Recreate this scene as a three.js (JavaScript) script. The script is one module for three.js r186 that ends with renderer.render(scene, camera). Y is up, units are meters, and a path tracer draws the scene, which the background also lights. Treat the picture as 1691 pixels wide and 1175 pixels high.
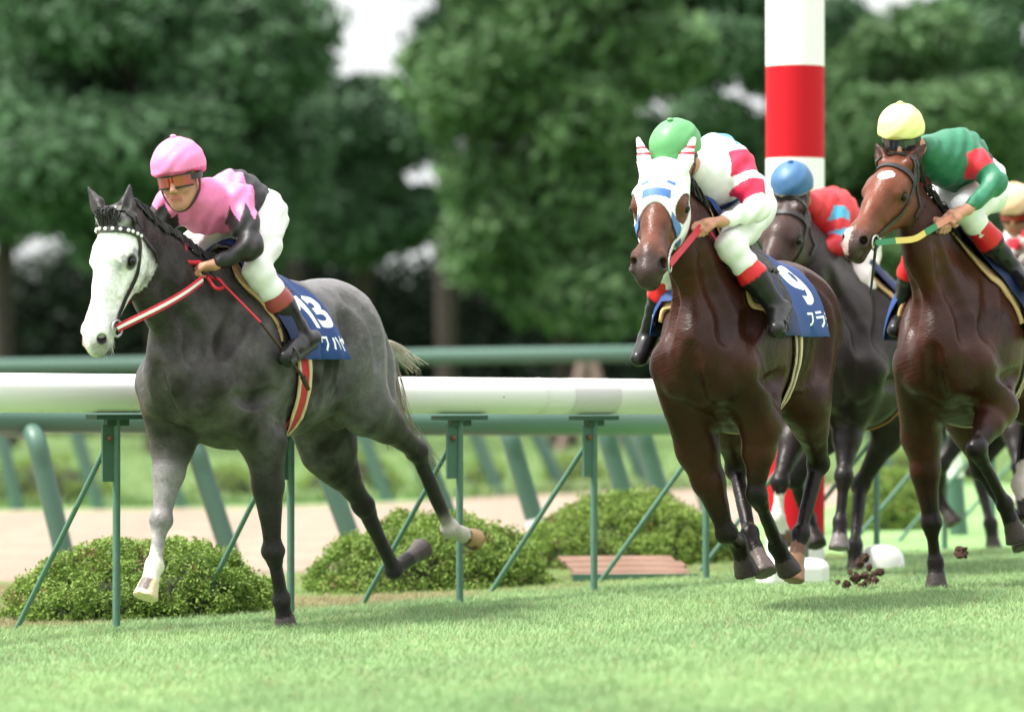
import * as THREE from 'three';
import { mergeGeometries } from 'three/addons/utils/BufferGeometryUtils.js';
import { RoundedBoxGeometry } from 'three/addons/geometries/RoundedBoxGeometry.js';

// ---------------------------------------------------------------- camera, sky, sun, exposure
const scene = new THREE.Scene();
const FPX = 7232, CX = 845.5, CY = 587.5, PITCH = Math.atan(47.5 / FPX), EYE = 1.12;   // photograph 1691 x 1175
const camera = new THREE.PerspectiveCamera(2 * Math.atan(CY / FPX) * 180 / Math.PI, 1024 / 711, 0.5, 3000);
camera.position.set(0, EYE, 0);
camera.rotation.x = PITCH;
camera.focus = 20.3; camera.userData.fStop = 1.65;
const renderer = new THREE.WebGLRenderer();
renderer.toneMapping = THREE.LinearToneMapping;
renderer.toneMappingExposure = 3.1;
renderer.shadowMap.enabled = true;
const SUN = new THREE.Vector3(-0.5, 0.84, 0.12).normalize();
{
  const w = 256, h = 128, px = new Float32Array(w * h * 4);
  for (let j = 0; j < h; j++) for (let i = 0; i < w; i++) {
    const el = ((j + 0.5) / h - 0.5) * Math.PI, az = ((i + 0.5) / w - 0.5) * 2 * Math.PI;
    const d = new THREE.Vector3(Math.cos(el) * Math.cos(az), Math.sin(el), Math.cos(el) * Math.sin(az));
    const u = Math.max(0, Math.sin(el)), g = Math.pow(Math.max(0, d.dot(SUN)), 6);
    const L = 0.335 + 0.42 * u + 0.45 * g, o = (j * w + i) * 4;
    px[o] = L * 0.985; px[o + 1] = L * 1.0; px[o + 2] = L * 1.01; px[o + 3] = 1;
  }
  const t = new THREE.DataTexture(px, w, h, THREE.RGBAFormat, THREE.FloatType);
  t.mapping = THREE.EquirectangularReflectionMapping; t.magFilter = THREE.LinearFilter; t.minFilter = THREE.LinearFilter; t.needsUpdate = true;
  scene.background = t; scene.environment = t;
}
const sun = new THREE.DirectionalLight(new THREE.Color(1, 0.955, 0.89), 2.45);
sun.position.copy(SUN).multiplyScalar(60).add(new THREE.Vector3(0, 0, -25)); sun.target.position.set(0, 0, -25);
sun.castShadow = true; sun.shadow.radius = 20; sun.shadow.mapSize.set(2048, 2048);
Object.assign(sun.shadow.camera, { left: -45, right: 45, top: 60, bottom: -60, near: 1, far: 200 });
scene.add(sun, sun.target);

// ---------------------------------------------------------------- helpers
let SEED = 7;
const rnd = () => { SEED = (SEED + 0x6D2B79F5) | 0; let t = Math.imul(SEED ^ (SEED >>> 15), 1 | SEED); t = (t + Math.imul(t ^ (t >>> 7), 61 | t)) ^ t; return ((t ^ (t >>> 14)) >>> 0) / 4294967296; };
const rr = (a, b) => a + (b - a) * rnd();
const clamp = (x, a, b) => x < a ? a : x > b ? b : x, mix = (a, b, t) => a + (b - a) * t;
const sst = (a, b, x) => { const t = clamp((x - a) / (b - a), 0, 1); return t * t * (3 - 2 * t); };
const mix3 = (a, b, t) => [mix(a[0], b[0], t), mix(a[1], b[1], t), mix(a[2], b[2], t)];
const add = (a, b) => [a[0] + b[0], a[1] + b[1], a[2] + b[2]], sub = (a, b) => [a[0] - b[0], a[1] - b[1], a[2] - b[2]];
const mul = (a, k) => [a[0] * k, a[1] * k, a[2] * k], dot = (a, b) => a[0] * b[0] + a[1] * b[1] + a[2] * b[2];
const len = (a) => Math.hypot(a[0], a[1], a[2]), nrm = (a) => mul(a, 1 / (len(a) || 1));
const cross = (a, b) => [a[1] * b[2] - a[2] * b[1], a[2] * b[0] - a[0] * b[2], a[0] * b[1] - a[1] * b[0]];
const V3 = (a) => new THREE.Vector3(a[0], a[1], a[2]);
function hash3(x, y, z) { let h = Math.imul(x, 374761393) ^ Math.imul(y, 668265263) ^ Math.imul(z, 1274126177); h = Math.imul(h ^ (h >>> 13), 1274126177); return ((h ^ (h >>> 16)) >>> 0) / 4294967296; }
function noise(x, y, z) {
  const xi = Math.floor(x), yi = Math.floor(y), zi = Math.floor(z); let u = x - xi, v = y - yi, w = z - zi;
  u = u * u * (3 - 2 * u); v = v * v * (3 - 2 * v); w = w * w * (3 - 2 * w);
  const l = (a, b) => mix(mix(hash3(xi, yi + a, zi + b), hash3(xi + 1, yi + a, zi + b), u), 0, 0);
  return mix(mix(l(0, 0), l(1, 0), v), mix(l(0, 1), l(1, 1), v), w);
}
const fbm = (x, y, z, o = 3) => { let s = 0, a = 0.5, t = 0; for (let i = 0; i < o; i++) { s += a * noise(x, y, z); t += a; x = x * 2.03 + 5.1; y = y * 2.03 + 1.7; z = z * 2.03 + 9.2; a *= 0.5; } return s / t; };
const groundY = (x, z = -20) => 0.012 + 0.135 * Math.tanh(0.3 * x);
// a pixel of the photograph at a depth -> world point
function ray(px, py) { const a = (px - CX) / FPX, b = (CY - py) / FPX, c = Math.cos(PITCH), s = Math.sin(PITCH); return [a, b * c + s, b * s - c]; }
function at(px, py, d) { const r = ray(px, py), k = d / -r[2]; return [r[0] * k, EYE + r[1] * k, -d]; }
const used = new Map();
function numbered(name) { const n = used.get(name) ?? 0; used.set(name, n + 1); return n ? name + '_' + String(n).padStart(3, '0') : name; }
function tag(o, label, category, group, kind) { if (label) o.userData.label = label; if (category) o.userData.category = category; if (group) o.userData.group = group; if (kind) o.userData.kind = kind; return o; }
function thing(name, label, category, group, pos = [0, 0, 0], ry = 0) { const g = new THREE.Group(); g.name = numbered(name); g.position.set(...pos); g.rotation.y = ry; tag(g, label, category, group); scene.add(g); return g; }
function part(name, geo, mat, parent) { const m = new THREE.Mesh(Array.isArray(geo) ? merge(geo) : geo, mat); m.name = name; m.castShadow = m.receiveShadow = true; parent.add(m); return m; }
function merge(gs) {
  gs = gs.map((g) => { g = g.index ? g.toNonIndexed() : g; for (const k of Object.keys(g.attributes)) if (!['position', 'normal', 'uv'].includes(k)) g.deleteAttribute(k); return g; });
  return gs.length === 1 ? gs[0] : mergeGeometries(gs);
}
function top(name, geo, mat, label, category, group, kind) { const m = part(numbered(name), geo, mat, scene); return tag(m, label, category, group, kind); }
const std = (r, g, b, rough = 0.7, o = {}) => new THREE.MeshPhysicalMaterial({ color: new THREE.Color().setRGB(r, g, b), roughness: rough, ...o });
const vmat = (rough, o = {}) => new THREE.MeshPhysicalMaterial({ vertexColors: true, roughness: rough, ...o });
function tube(pts, r, seg = 24, rad = 8, closed = false) { return new THREE.TubeGeometry(new THREE.CatmullRomCurve3(pts.map(V3), closed, 'centripetal'), seg, r, rad, closed); }
function rod(a, b, r, r2 = r, rad = 10) {
  const d = sub(b, a), L = len(d), g = new THREE.CylinderGeometry(r2, r, L, rad);
  g.applyQuaternion(new THREE.Quaternion().setFromUnitVectors(new THREE.Vector3(0, 1, 0), V3(nrm(d))));
  const m = mul(add(a, b), 0.5); g.translate(m[0], m[1], m[2]); return g;
}
function ball(c, r, sx = 1, sy = 1, sz = 1) { const g = new THREE.SphereGeometry(r, 16, 12); g.scale(sx, sy, sz); g.translate(c[0], c[1], c[2]); return g; }
function boxAt(c, sx, sy, sz, ry = 0) { const g = new THREE.BoxGeometry(sx, sy, sz); g.rotateY(ry); g.translate(c[0], c[1], c[2]); return g; }
function dataTex(n, fn, rx = 1, ry = 1, srgb = false) {
  const d = new Uint8Array(n * n * 4);
  for (let j = 0; j < n; j++) for (let i = 0; i < n; i++) { const c = fn(i / n, j / n), o = (j * n + i) * 4; d[o] = clamp(c[0], 0, 1) * 255; d[o + 1] = clamp(c[1], 0, 1) * 255; d[o + 2] = clamp(c[2], 0, 1) * 255; d[o + 3] = 255; }
  const t = new THREE.DataTexture(d, n, n); t.wrapS = t.wrapT = THREE.RepeatWrapping; t.magFilter = THREE.LinearFilter; t.minFilter = THREE.LinearMipmapLinearFilter; t.generateMipmaps = true; t.repeat.set(rx, ry); if (srgb) t.colorSpace = THREE.SRGBColorSpace; t.needsUpdate = true; return t;
}
// tiling noise
const tn = (u, v, f, s = 0) => { const x = u * f, y = v * f, xi = Math.floor(x), yi = Math.floor(y); let a = x - xi, b = y - yi; a = a * a * (3 - 2 * a); b = b * b * (3 - 2 * b); const H = (i, j) => hash3(((i % f) + f) % f, ((j % f) + f) % f, s); return mix(mix(H(xi, yi), H(xi + 1, yi), a), mix(H(xi, yi + 1), H(xi + 1, yi + 1), a), b); };

// ---------------------------------------------------------------- implicit bodies: tapered, flattened capsules joined by a smooth minimum
class Field {
  constructor() { this.p = []; this.fold = null; }
  // capsule a(ra) -> b(rb); w: width factor along n; k: blend; neg: carve
  cap(a, b, ra, rb, o = {}) { this.p.push({ t: 0, a, d: sub(b, a), l2: Math.max(1e-9, dot(sub(b, a), sub(b, a))), ra, rb, n: o.n || null, iw: 1 / (o.w ?? 1), mw: Math.min(1, o.w ?? 1), k: o.k ?? 0.04, neg: !!o.neg, w: o.w ?? 1 }); return this; }
  sph(a, r, o = {}) { return this.cap(a, add(a, [1e-5, 0, 0]), r, r, o); }
  cone(a, b, ra, rb, o = {}) { this.p.push({ t: 1, a, b, d: sub(b, a), ra, rb, k: o.k ?? 0.01, neg: !!o.neg }); return this; }
  clip(pt, n, k = 0) { this.p.push({ t: 2, a: pt, n: nrm(n), k }); return this; }
  chain(pts, rs, o = {}) { for (let i = 0; i + 1 < pts.length; i++) this.cap(pts[i], pts[i + 1], rs[i], rs[i + 1], o); return this; }
  d1(q, x, y, z) {
    const ux = x - q.a[0], uy = y - q.a[1], uz = z - q.a[2], d = q.d;
    if (q.t === 0) {
      let h = (ux * d[0] + uy * d[1] + uz * d[2]) / q.l2; h = h < 0 ? 0 : h > 1 ? 1 : h;
      let vx = ux - d[0] * h, vy = uy - d[1] * h, vz = uz - d[2] * h; const r = q.ra + (q.rb - q.ra) * h;
      if (q.n) { const n = q.n, e = (vx * n[0] + vy * n[1] + vz * n[2]) * (q.iw - 1); vx += n[0] * e; vy += n[1] * e; vz += n[2] * e; return (Math.sqrt(vx * vx + vy * vy + vz * vz) - r) * q.mw; }
      return Math.sqrt(vx * vx + vy * vy + vz * vz) - r;
    }
    if (q.t === 1) {   // capped cone
      const L2 = dot(d, d), ra = q.ra, rb = q.rb, rba = rb - ra, papa = ux * ux + uy * uy + uz * uz, paba = (ux * d[0] + uy * d[1] + uz * d[2]) / L2;
      const xx = Math.sqrt(Math.max(0, papa - paba * paba * L2)), cax = Math.max(0, xx - (paba < 0.5 ? ra : rb)), cay = Math.abs(paba - 0.5) - 0.5, kk = rba * rba + L2, f = clamp((rba * (xx - ra) + paba * L2) / kk, 0, 1), cbx = xx - ra - f * rba, cby = paba - f;
      const s = cbx < 0 && cay < 0 ? -1 : 1;
      return s * Math.sqrt(Math.min(cax * cax + cay * cay * L2, cbx * cbx + cby * cby * L2));
    }
    return ux * q.n[0] + uy * q.n[1] + uz * q.n[2];
  }
  ev(x, y, z, list) {
    let f = 1e3; const P = list || this.p;
    for (let i = 0; i < P.length; i++) {
      const q = P[i], d = this.d1(q, x, y, z), k = q.k;
      if (q.t === 2) { if (k > 0) { const h = Math.max(k - Math.abs(f - d), 0) / k; f = Math.max(f, d) + h * h * k * 0.25; } else f = Math.max(f, d); }
      else if (q.neg) { const h = Math.max(k - Math.abs(f + d), 0) / k; f = Math.max(f, -d) + h * h * k * 0.25; }
      else { const h = Math.max(k - Math.abs(f - d), 0) / k; f = Math.min(f, d) - h * h * k * 0.25; }
    }
    if (this.fold && f < 0.06 && f > -0.06) f += this.fold(x, y, z);
    return f;
  }
  at(p) { return this.ev(p[0], p[1], p[2]); }
  grad(p, e = 0.003) { const [x, y, z] = p; return [(this.ev(x + e, y, z) - this.ev(x - e, y, z)) / (2 * e), (this.ev(x, y + e, z) - this.ev(x, y - e, z)) / (2 * e), (this.ev(x, y, z + e) - this.ev(x, y, z - e)) / (2 * e)]; }
  snap(p, off = 0) { for (let i = 0; i < 10; i++) { const f = this.at(p) - off; if (Math.abs(f) < 2e-4) break; const g = this.grad(p), l2 = dot(g, g) || 1; const st = clamp(f / l2, -0.06, 0.06); p = sub(p, mul(g, st)); } return p; }
  bounds() { const lo = [1e9, 1e9, 1e9], hi = [-1e9, -1e9, -1e9]; for (const q of this.p) if (q.t < 2 && !q.neg) for (const [e, r] of [[q.a, q.ra], [add(q.a, q.d), q.rb]]) for (let i = 0; i < 3; i++) { const R = r * Math.max(1, q.w ?? 1) + 0.02; lo[i] = Math.min(lo[i], e[i] - R); hi[i] = Math.max(hi[i], e[i] + R); } return [lo, hi]; }
}
function polygonize(F, h, col, o = {}) {
  let [lo, hi] = o.box || F.bounds(); const keep = o.keep, B = 8;
  const nx = Math.ceil((hi[0] - lo[0]) / h / B) * B + 1, ny = Math.ceil((hi[1] - lo[1]) / h / B) * B + 1, nz = Math.ceil((hi[2] - lo[2]) / h / B) * B + 1, sy = nx, sz = nx * ny;
  const g = new Float32Array(nx * ny * nz).fill(1), R = h * B * 0.5 * Math.sqrt(3), active = [];
  for (let bz = 0; bz + 1 < nz; bz += B) for (let by = 0; by + 1 < ny; by += B) for (let bx = 0; bx + 1 < nx; bx += B) {
    const cx = lo[0] + (bx + B / 2) * h, cy = lo[1] + (by + B / 2) * h, cz = lo[2] + (bz + B / 2) * h;
    let best = 1e9; const ds = [];
    for (const q of F.p) { const d = F.d1(q, cx, cy, cz); ds.push(d); if (q.t < 2 && !q.neg && d < best) best = d; }
    if (best > R * 1.6 + 0.05) continue;
    const list = F.p.filter((q, i) => q.t === 2 || (q.neg ? ds[i] < R + q.k + 0.02 : ds[i] < best + 2 * R + q.k + 0.05));
    const fc = F.ev(cx, cy, cz, list);
    if (fc > R * 1.3 + 0.03) continue;
    if (fc < -(R * 1.3 + 0.06)) { for (let k = 0; k <= B; k++) for (let j = 0; j <= B; j++) for (let i = 0; i <= B; i++) { const id = bx + i + (by + j) * sy + (bz + k) * sz; if (g[id] === 1) g[id] = -1; } continue; }
    active.push([bx, by, bz]);
    for (let k = 0; k <= B; k++) for (let j = 0; j <= B; j++) for (let i = 0; i <= B; i++) g[bx + i + (by + j) * sy + (bz + k) * sz] = F.ev(lo[0] + (bx + i) * h, lo[1] + (by + j) * h, lo[2] + (bz + k) * h, list);
  }
  const vid = new Int32Array(nx * ny * nz).fill(-1), pos = [], idx = [];
  const CO = [[0, 0, 0], [1, 0, 0], [0, 1, 0], [1, 1, 0], [0, 0, 1], [1, 0, 1], [0, 1, 1], [1, 1, 1]], ED = [[0, 1], [2, 3], [4, 5], [6, 7], [0, 2], [1, 3], [4, 6], [5, 7], [0, 4], [1, 5], [2, 6], [3, 7]];
  const v = new Float32Array(8);
  for (const [bx, by, bz] of active) for (let k = 0; k < B; k++) for (let j = 0; j < B; j++) for (let i = 0; i < B; i++) {
    const id = bx + i + (by + j) * sy + (bz + k) * sz; let m = 0;
    for (let c = 0; c < 8; c++) { v[c] = g[id + CO[c][0] + CO[c][1] * sy + CO[c][2] * sz]; if (v[c] < 0) m |= 1 << c; }
    if (m === 0 || m === 255) continue;
    let x = 0, y = 0, z = 0, n = 0;
    for (const [a, b] of ED) { if ((v[a] < 0) === (v[b] < 0)) continue; const t = v[a] / (v[a] - v[b]), A = CO[a], C = CO[b]; x += A[0] + (C[0] - A[0]) * t; y += A[1] + (C[1] - A[1]) * t; z += A[2] + (C[2] - A[2]) * t; n++; }
    vid[id] = pos.length / 3; pos.push(lo[0] + (bx + i + x / n) * h, lo[1] + (by + j + y / n) * h, lo[2] + (bz + k + z / n) * h);
  }
  const quad = (a, b, c, d, flip) => { if (a < 0 || b < 0 || c < 0 || d < 0) return; if (keep) { const q = [0, 1, 2].map((e) => (pos[a * 3 + e] + pos[c * 3 + e]) / 2); if (!keep(q)) return; } flip ? idx.push(a, c, b, a, d, c) : idx.push(a, b, c, a, c, d); };
  for (const [bx, by, bz] of active) for (let k = 0; k < B; k++) for (let j = 0; j < B; j++) for (let i = 0; i < B; i++) {
    const X = bx + i, Y = by + j, Z = bz + k, id = X + Y * sy + Z * sz, s0 = g[id] < 0;
    if (Y > 0 && Z > 0 && s0 !== g[id + 1] < 0) quad(vid[id - sy - sz], vid[id - sz], vid[id], vid[id - sy], !s0);
    if (X > 0 && Z > 0 && s0 !== g[id + sy] < 0) quad(vid[id - 1 - sz], vid[id - 1], vid[id], vid[id - sz], !s0);
    if (X > 0 && Y > 0 && s0 !== g[id + sz] < 0) quad(vid[id - 1 - sy], vid[id - sy], vid[id], vid[id - 1], !s0);
  }
  const geo = new THREE.BufferGeometry(), N = pos.length / 3, P = new Float32Array(pos);
  geo.setAttribute('position', new THREE.BufferAttribute(P, 3));
  const uv = new Float32Array(N * 2); for (let i = 0; i < N; i++) { uv[2 * i] = P[3 * i] + 0.63 * P[3 * i + 2]; uv[2 * i + 1] = P[3 * i + 1] + 0.37 * P[3 * i + 2]; }
  geo.setAttribute('uv', new THREE.BufferAttribute(uv, 2));
  geo.setIndex(idx); geo.computeVertexNormals();
  if (col) { const C = new Float32Array(N * 3), nn = geo.attributes.normal.array; for (let i = 0; i < N; i++) { const c = col([P[3 * i], P[3 * i + 1], P[3 * i + 2]], [nn[3 * i], nn[3 * i + 1], nn[3 * i + 2]]); C[3 * i] = c[0]; C[3 * i + 1] = c[1]; C[3 * i + 2] = c[2]; } geo.setAttribute('color', new THREE.BufferAttribute(C, 3)); }
  return geo;
}
function join(gs) { return mergeGeometries(gs.map((g) => { for (const k of Object.keys(g.attributes)) if (!['position', 'normal', 'uv', 'color'].includes(k)) g.deleteAttribute(k); return g; })); }
function spline(pts, n, closed = false) { return new THREE.CatmullRomCurve3(pts.map(V3), closed, 'centripetal').getPoints(n).map((v) => [v.x, v.y, v.z]); }
// a strap lying on a body; width may be a function of 0..1
function strap(F, pts, width, thick, o = {}) {
  const n = o.n ?? 40, off = o.off ?? 0.004; let P = spline(pts, n, o.closed); P = P.map((p) => F.snap(p, off));
  const pos = [], idx = [], uv = []; let L = 0;
  for (let i = 0; i <= n; i++) {
    const a = P[Math.max(0, i - 1)], b = P[Math.min(n, i + 1)], t = nrm(sub(b, a)), nn = nrm(F.grad(P[i], 0.006)), s = nrm(cross(nn, t)), w = (typeof width === 'function' ? width(i / n) : width) / 2;
    if (i) L += len(sub(P[i], P[i - 1]));
    for (const [u, v] of [[-1, 0], [-0.92, 1], [0.92, 1], [1, 0]]) { let q = add(P[i], add(mul(s, u * w), [0, 0, 0])); if (o.hug) q = F.snap(q, off); q = add(q, mul(nn, v * thick)); pos.push(...q); uv.push(L, (u + 1) / 2 * w * 2); }
    if (i) for (let e = 0; e < 4; e++) { const A = (i - 1) * 4 + e, B = (i - 1) * 4 + (e + 1) % 4, C = i * 4 + e, D = i * 4 + (e + 1) % 4; idx.push(A, B, D, A, D, C); }
  }
  if (!o.closed) { idx.push(0, 2, 1, 0, 3, 2); const e = n * 4; idx.push(e, e + 1, e + 2, e, e + 2, e + 3); }
  const g = new THREE.BufferGeometry(); g.setAttribute('position', new THREE.Float32BufferAttribute(pos, 3)); g.setAttribute('uv', new THREE.Float32BufferAttribute(uv, 2)); g.setIndex(idx);
  const ng = g.toNonIndexed(); ng.computeVertexNormals(); return ng;
}
// ---------------------------------------------------------------- ground
function sheet(x0, x1, z0, z1, nx, nz, dy, edge) {
  const pos = [], uv = [], idx = [];
  for (let j = 0; j <= nz; j++) for (let i = 0; i <= nx; i++) {
    let x = mix(x0, x1, i / nx), z = mix(z0, z1, j / nz); if (edge) [x, z] = edge(i / nx, j / nz, x, z);
    pos.push(x, groundY(x, z) + dy, z); uv.push(x, z);
    if (i && j) { const a = (j - 1) * (nx + 1) + i - 1, b = a + 1, c = a + nx + 1, d = c + 1; idx.push(a, c, b, b, c, d); }
  }
  const g = new THREE.BufferGeometry(); g.setAttribute('position', new THREE.Float32BufferAttribute(pos, 3)); g.setAttribute('uv', new THREE.Float32BufferAttribute(uv, 2)); g.setIndex(idx); g.computeVertexNormals(); return g;
}
const GRASS = [0.275, 0.42, 0.205];
{
  const tx = dataTex(256, (u, v) => { const n = 0.5 * tn(u, v, 8, 1) + 0.3 * tn(u, v, 24, 2) + 0.2 * tn(u, v, 90, 3); return [0.36 + 0.17 * n, 0.5 + 0.17 * n, 0.28 + 0.13 * n]; }, 0.31, 0.31, true);
  top('ground', sheet(-1, 1, -1500, 20, 260, 60, 0, (u, v, x, z) => [14 * x + 700 * x ** 7, z]), new THREE.MeshStandardMaterial({ map: tx, roughness: 0.95 }), null, null, null, 'structure');
  // the dirt course, a curved band between the inner rails
  const sand = dataTex(512, (u, v) => { const n = 0.45 * tn(u, v, 6, 5) + 0.3 * tn(u, v, 31, 6) + 0.25 * tn(u, v, 140, 7), d = tn(u, v, 60, 9) > 0.8 ? -0.07 : 0; return [0.44 + 0.24 * n + d, 0.38 + 0.22 * n + d, 0.33 + 0.2 * n + d]; }, 0.45, 0.45, true);
  const bump = dataTex(512, (u, v) => { const n = 0.5 * tn(u, v, 12, 15) + 0.3 * tn(u, v, 40, 16) + 0.2 * tn(u, v, 130, 17); return [n, n, n]; }, 0.45, 0.45);
  top('dirt_track', sheet(-22, 14, -44, -23, 60, 60, 0.004, (u, v, x, z) => { const c = Math.max(0, x + 1.2); const zn = -23.2 - 0.9 * (x + 3) - 0.55 * c * c, zf = -42.5 - 1.1 * c; return [x, mix(zf, Math.max(zn, zf), v)]; }), new THREE.MeshStandardMaterial({ map: sand, bumpMap: bump, bumpScale: 0.03, roughness: 1 }), null, null, null, 'structure');
}
// grass blades of the turf, thousands that nobody could count
function tuft(n, spread, h0, h1, w) {
  const pos = [], nor = [], idx = [];
  for (let i = 0; i < n; i++) {
    const a = rnd() * 6.283, r = spread * Math.sqrt(rnd()), x = r * Math.cos(a), z = r * Math.sin(a), b = rnd() * 6.283, h = rr(h0, h1), le = rr(0.3, 1.2) * h, dx = Math.cos(b), dz = Math.sin(b), wx = -dz * w * 0.5, wz = dx * w * 0.5, o = pos.length / 3;
    pos.push(x - wx, -0.01, z - wz, x + wx, -0.01, z + wz, x + dx * le * 0.35 - wx * 0.8, h * 0.6, z + dz * le * 0.35 - wz * 0.8, x + dx * le * 0.35 + wx * 0.8, h * 0.6, z + dz * le * 0.35 + wz * 0.8, x + dx * le, h, z + dz * le);
    for (let k = 0; k < 5; k++) nor.push(dx * 0.3, 0.95, dz * 0.3);
    idx.push(o, o + 1, o + 2, o + 1, o + 3, o + 2, o + 2, o + 3, o + 4);
  }
  const g = new THREE.BufferGeometry(); g.setAttribute('position', new THREE.Float32BufferAttribute(pos, 3)); g.setIndex(idx); g.computeVertexNormals(); return g;
}
function scatter(name, geo, mat, N, place, label, category) {
  const im = new THREE.InstancedMesh(geo, mat, N), M = new THREE.Matrix4(), q = new THREE.Quaternion(), up = new THREE.Vector3(0, 1, 0), c = new THREE.Color();
  for (let i = 0; i < N; i++) { const { p, s, col } = place(i); q.setFromAxisAngle(up, rnd() * 6.283); M.compose(V3(p), q, new THREE.Vector3(s, s * rr(0.75, 1.2), s)); im.setMatrixAt(i, M); im.setColorAt(i, c.setRGB(col[0], col[1], col[2])); }
  im.name = name; im.castShadow = im.receiveShadow = true; return im;
}
{
  const mat = new THREE.MeshPhysicalMaterial({ roughness: 0.8, side: THREE.DoubleSide, transmission: 0.4, thickness: 0, specularIntensity: 0.3 });
  const im = scatter('turf_grass', tuft(11, 0.038, 0.018, 0.045, 0.0046), mat, 90000, () => {
    const d = Math.sqrt(mix(13.2 * 13.2, 26.5 * 26.5, rnd())), hw = 0.118 * d + 0.9, x = rr(-hw, hw); const z = -d, n = fbm(x * 1.3, 0, z * 0.8), m = noise(x * 6, 3, z * 5);
    const k = 0.72 + 0.5 * n + 0.25 * m, dry = rnd() < 0.05 ? 1 : 0; const behind = sst(railDepthAt(x) + 0.3, railDepthAt(x) + 1.1, d);
    const c = mix3(mix3(mix3(GRASS, [0.31, 0.42, 0.2], n), [0.3, 0.36, 0.14], behind * 0.7), [0.36, 0.28, 0.18], behind * sst(0.52, 0.66, fbm(x * 2.4 + 7, 1, z * 1.6)) * 0.85);
    return { p: [x, groundY(x, z), z], s: rr(0.7, 1.15) * (1 - 0.25 * behind), col: dry ? [0.38, 0.36, 0.2] : mul(c, k) };
  });
  tag(im, 'short pale green racecourse grass in front of and under the white rail', 'grass', null, 'stuff'); scene.add(im);
  const im2 = scatter('infield_grass', tuft(14, 0.3, 0.05, 0.14, 0.03), mat, 22000, () => {
    const d = rr(43.5, 96), hw = 0.125 * d + 3, x = rr(-hw, hw), z = -d, n = fbm(x * 0.3, 0, z * 0.12);
    return { p: [x, groundY(x, z), z], s: rr(0.7, 1.4), col: mul(mix3([0.22, 0.34, 0.13], [0.3, 0.4, 0.18], n), 0.8 + 0.4 * rnd()) };
  });
  tag(im2, 'pale green infield grass beyond the dirt course', 'grass', null, 'stuff'); scene.add(im2);
}
// ---------------------------------------------------------------- the white running rail with green posts
function railDepthAt(x) { return 22 + 0.85 * (x + 0.37) + (x > 0.6 ? 0.5 * (x - 0.6) ** 2 : 0); }
const M_WHITE = std(0.82, 0.82, 0.8, 0.32), M_GREEN = std(0.06, 0.14, 0.1, 0.5), M_GREEN_D = std(0.03, 0.085, 0.055, 0.5), M_PIPE = std(0.058, 0.13, 0.094, 0.45), M_RUST = std(0.17, 0.07, 0.035, 0.8), M_STEEL = std(0.55, 0.55, 0.55, 0.3, { metalness: 0.9 });
const greenWorn = (() => { const t = dataTex(256, (u, v) => { const n = 0.5 * tn(u, v, 16, 21) + 0.5 * tn(u, v, 70, 22), r = sst(0.72, 0.85, tn(u, v, 22, 23) * 0.6 + tn(u, v, 90, 24) * 0.4); return mix3([0.26 + 0.12 * n, 0.4 + 0.12 * n, 0.34 + 0.11 * n], [0.28, 0.24, 0.2], r); }, 3, 1, true); return new THREE.MeshStandardMaterial({ map: t, roughness: 0.55 }); })();
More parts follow.
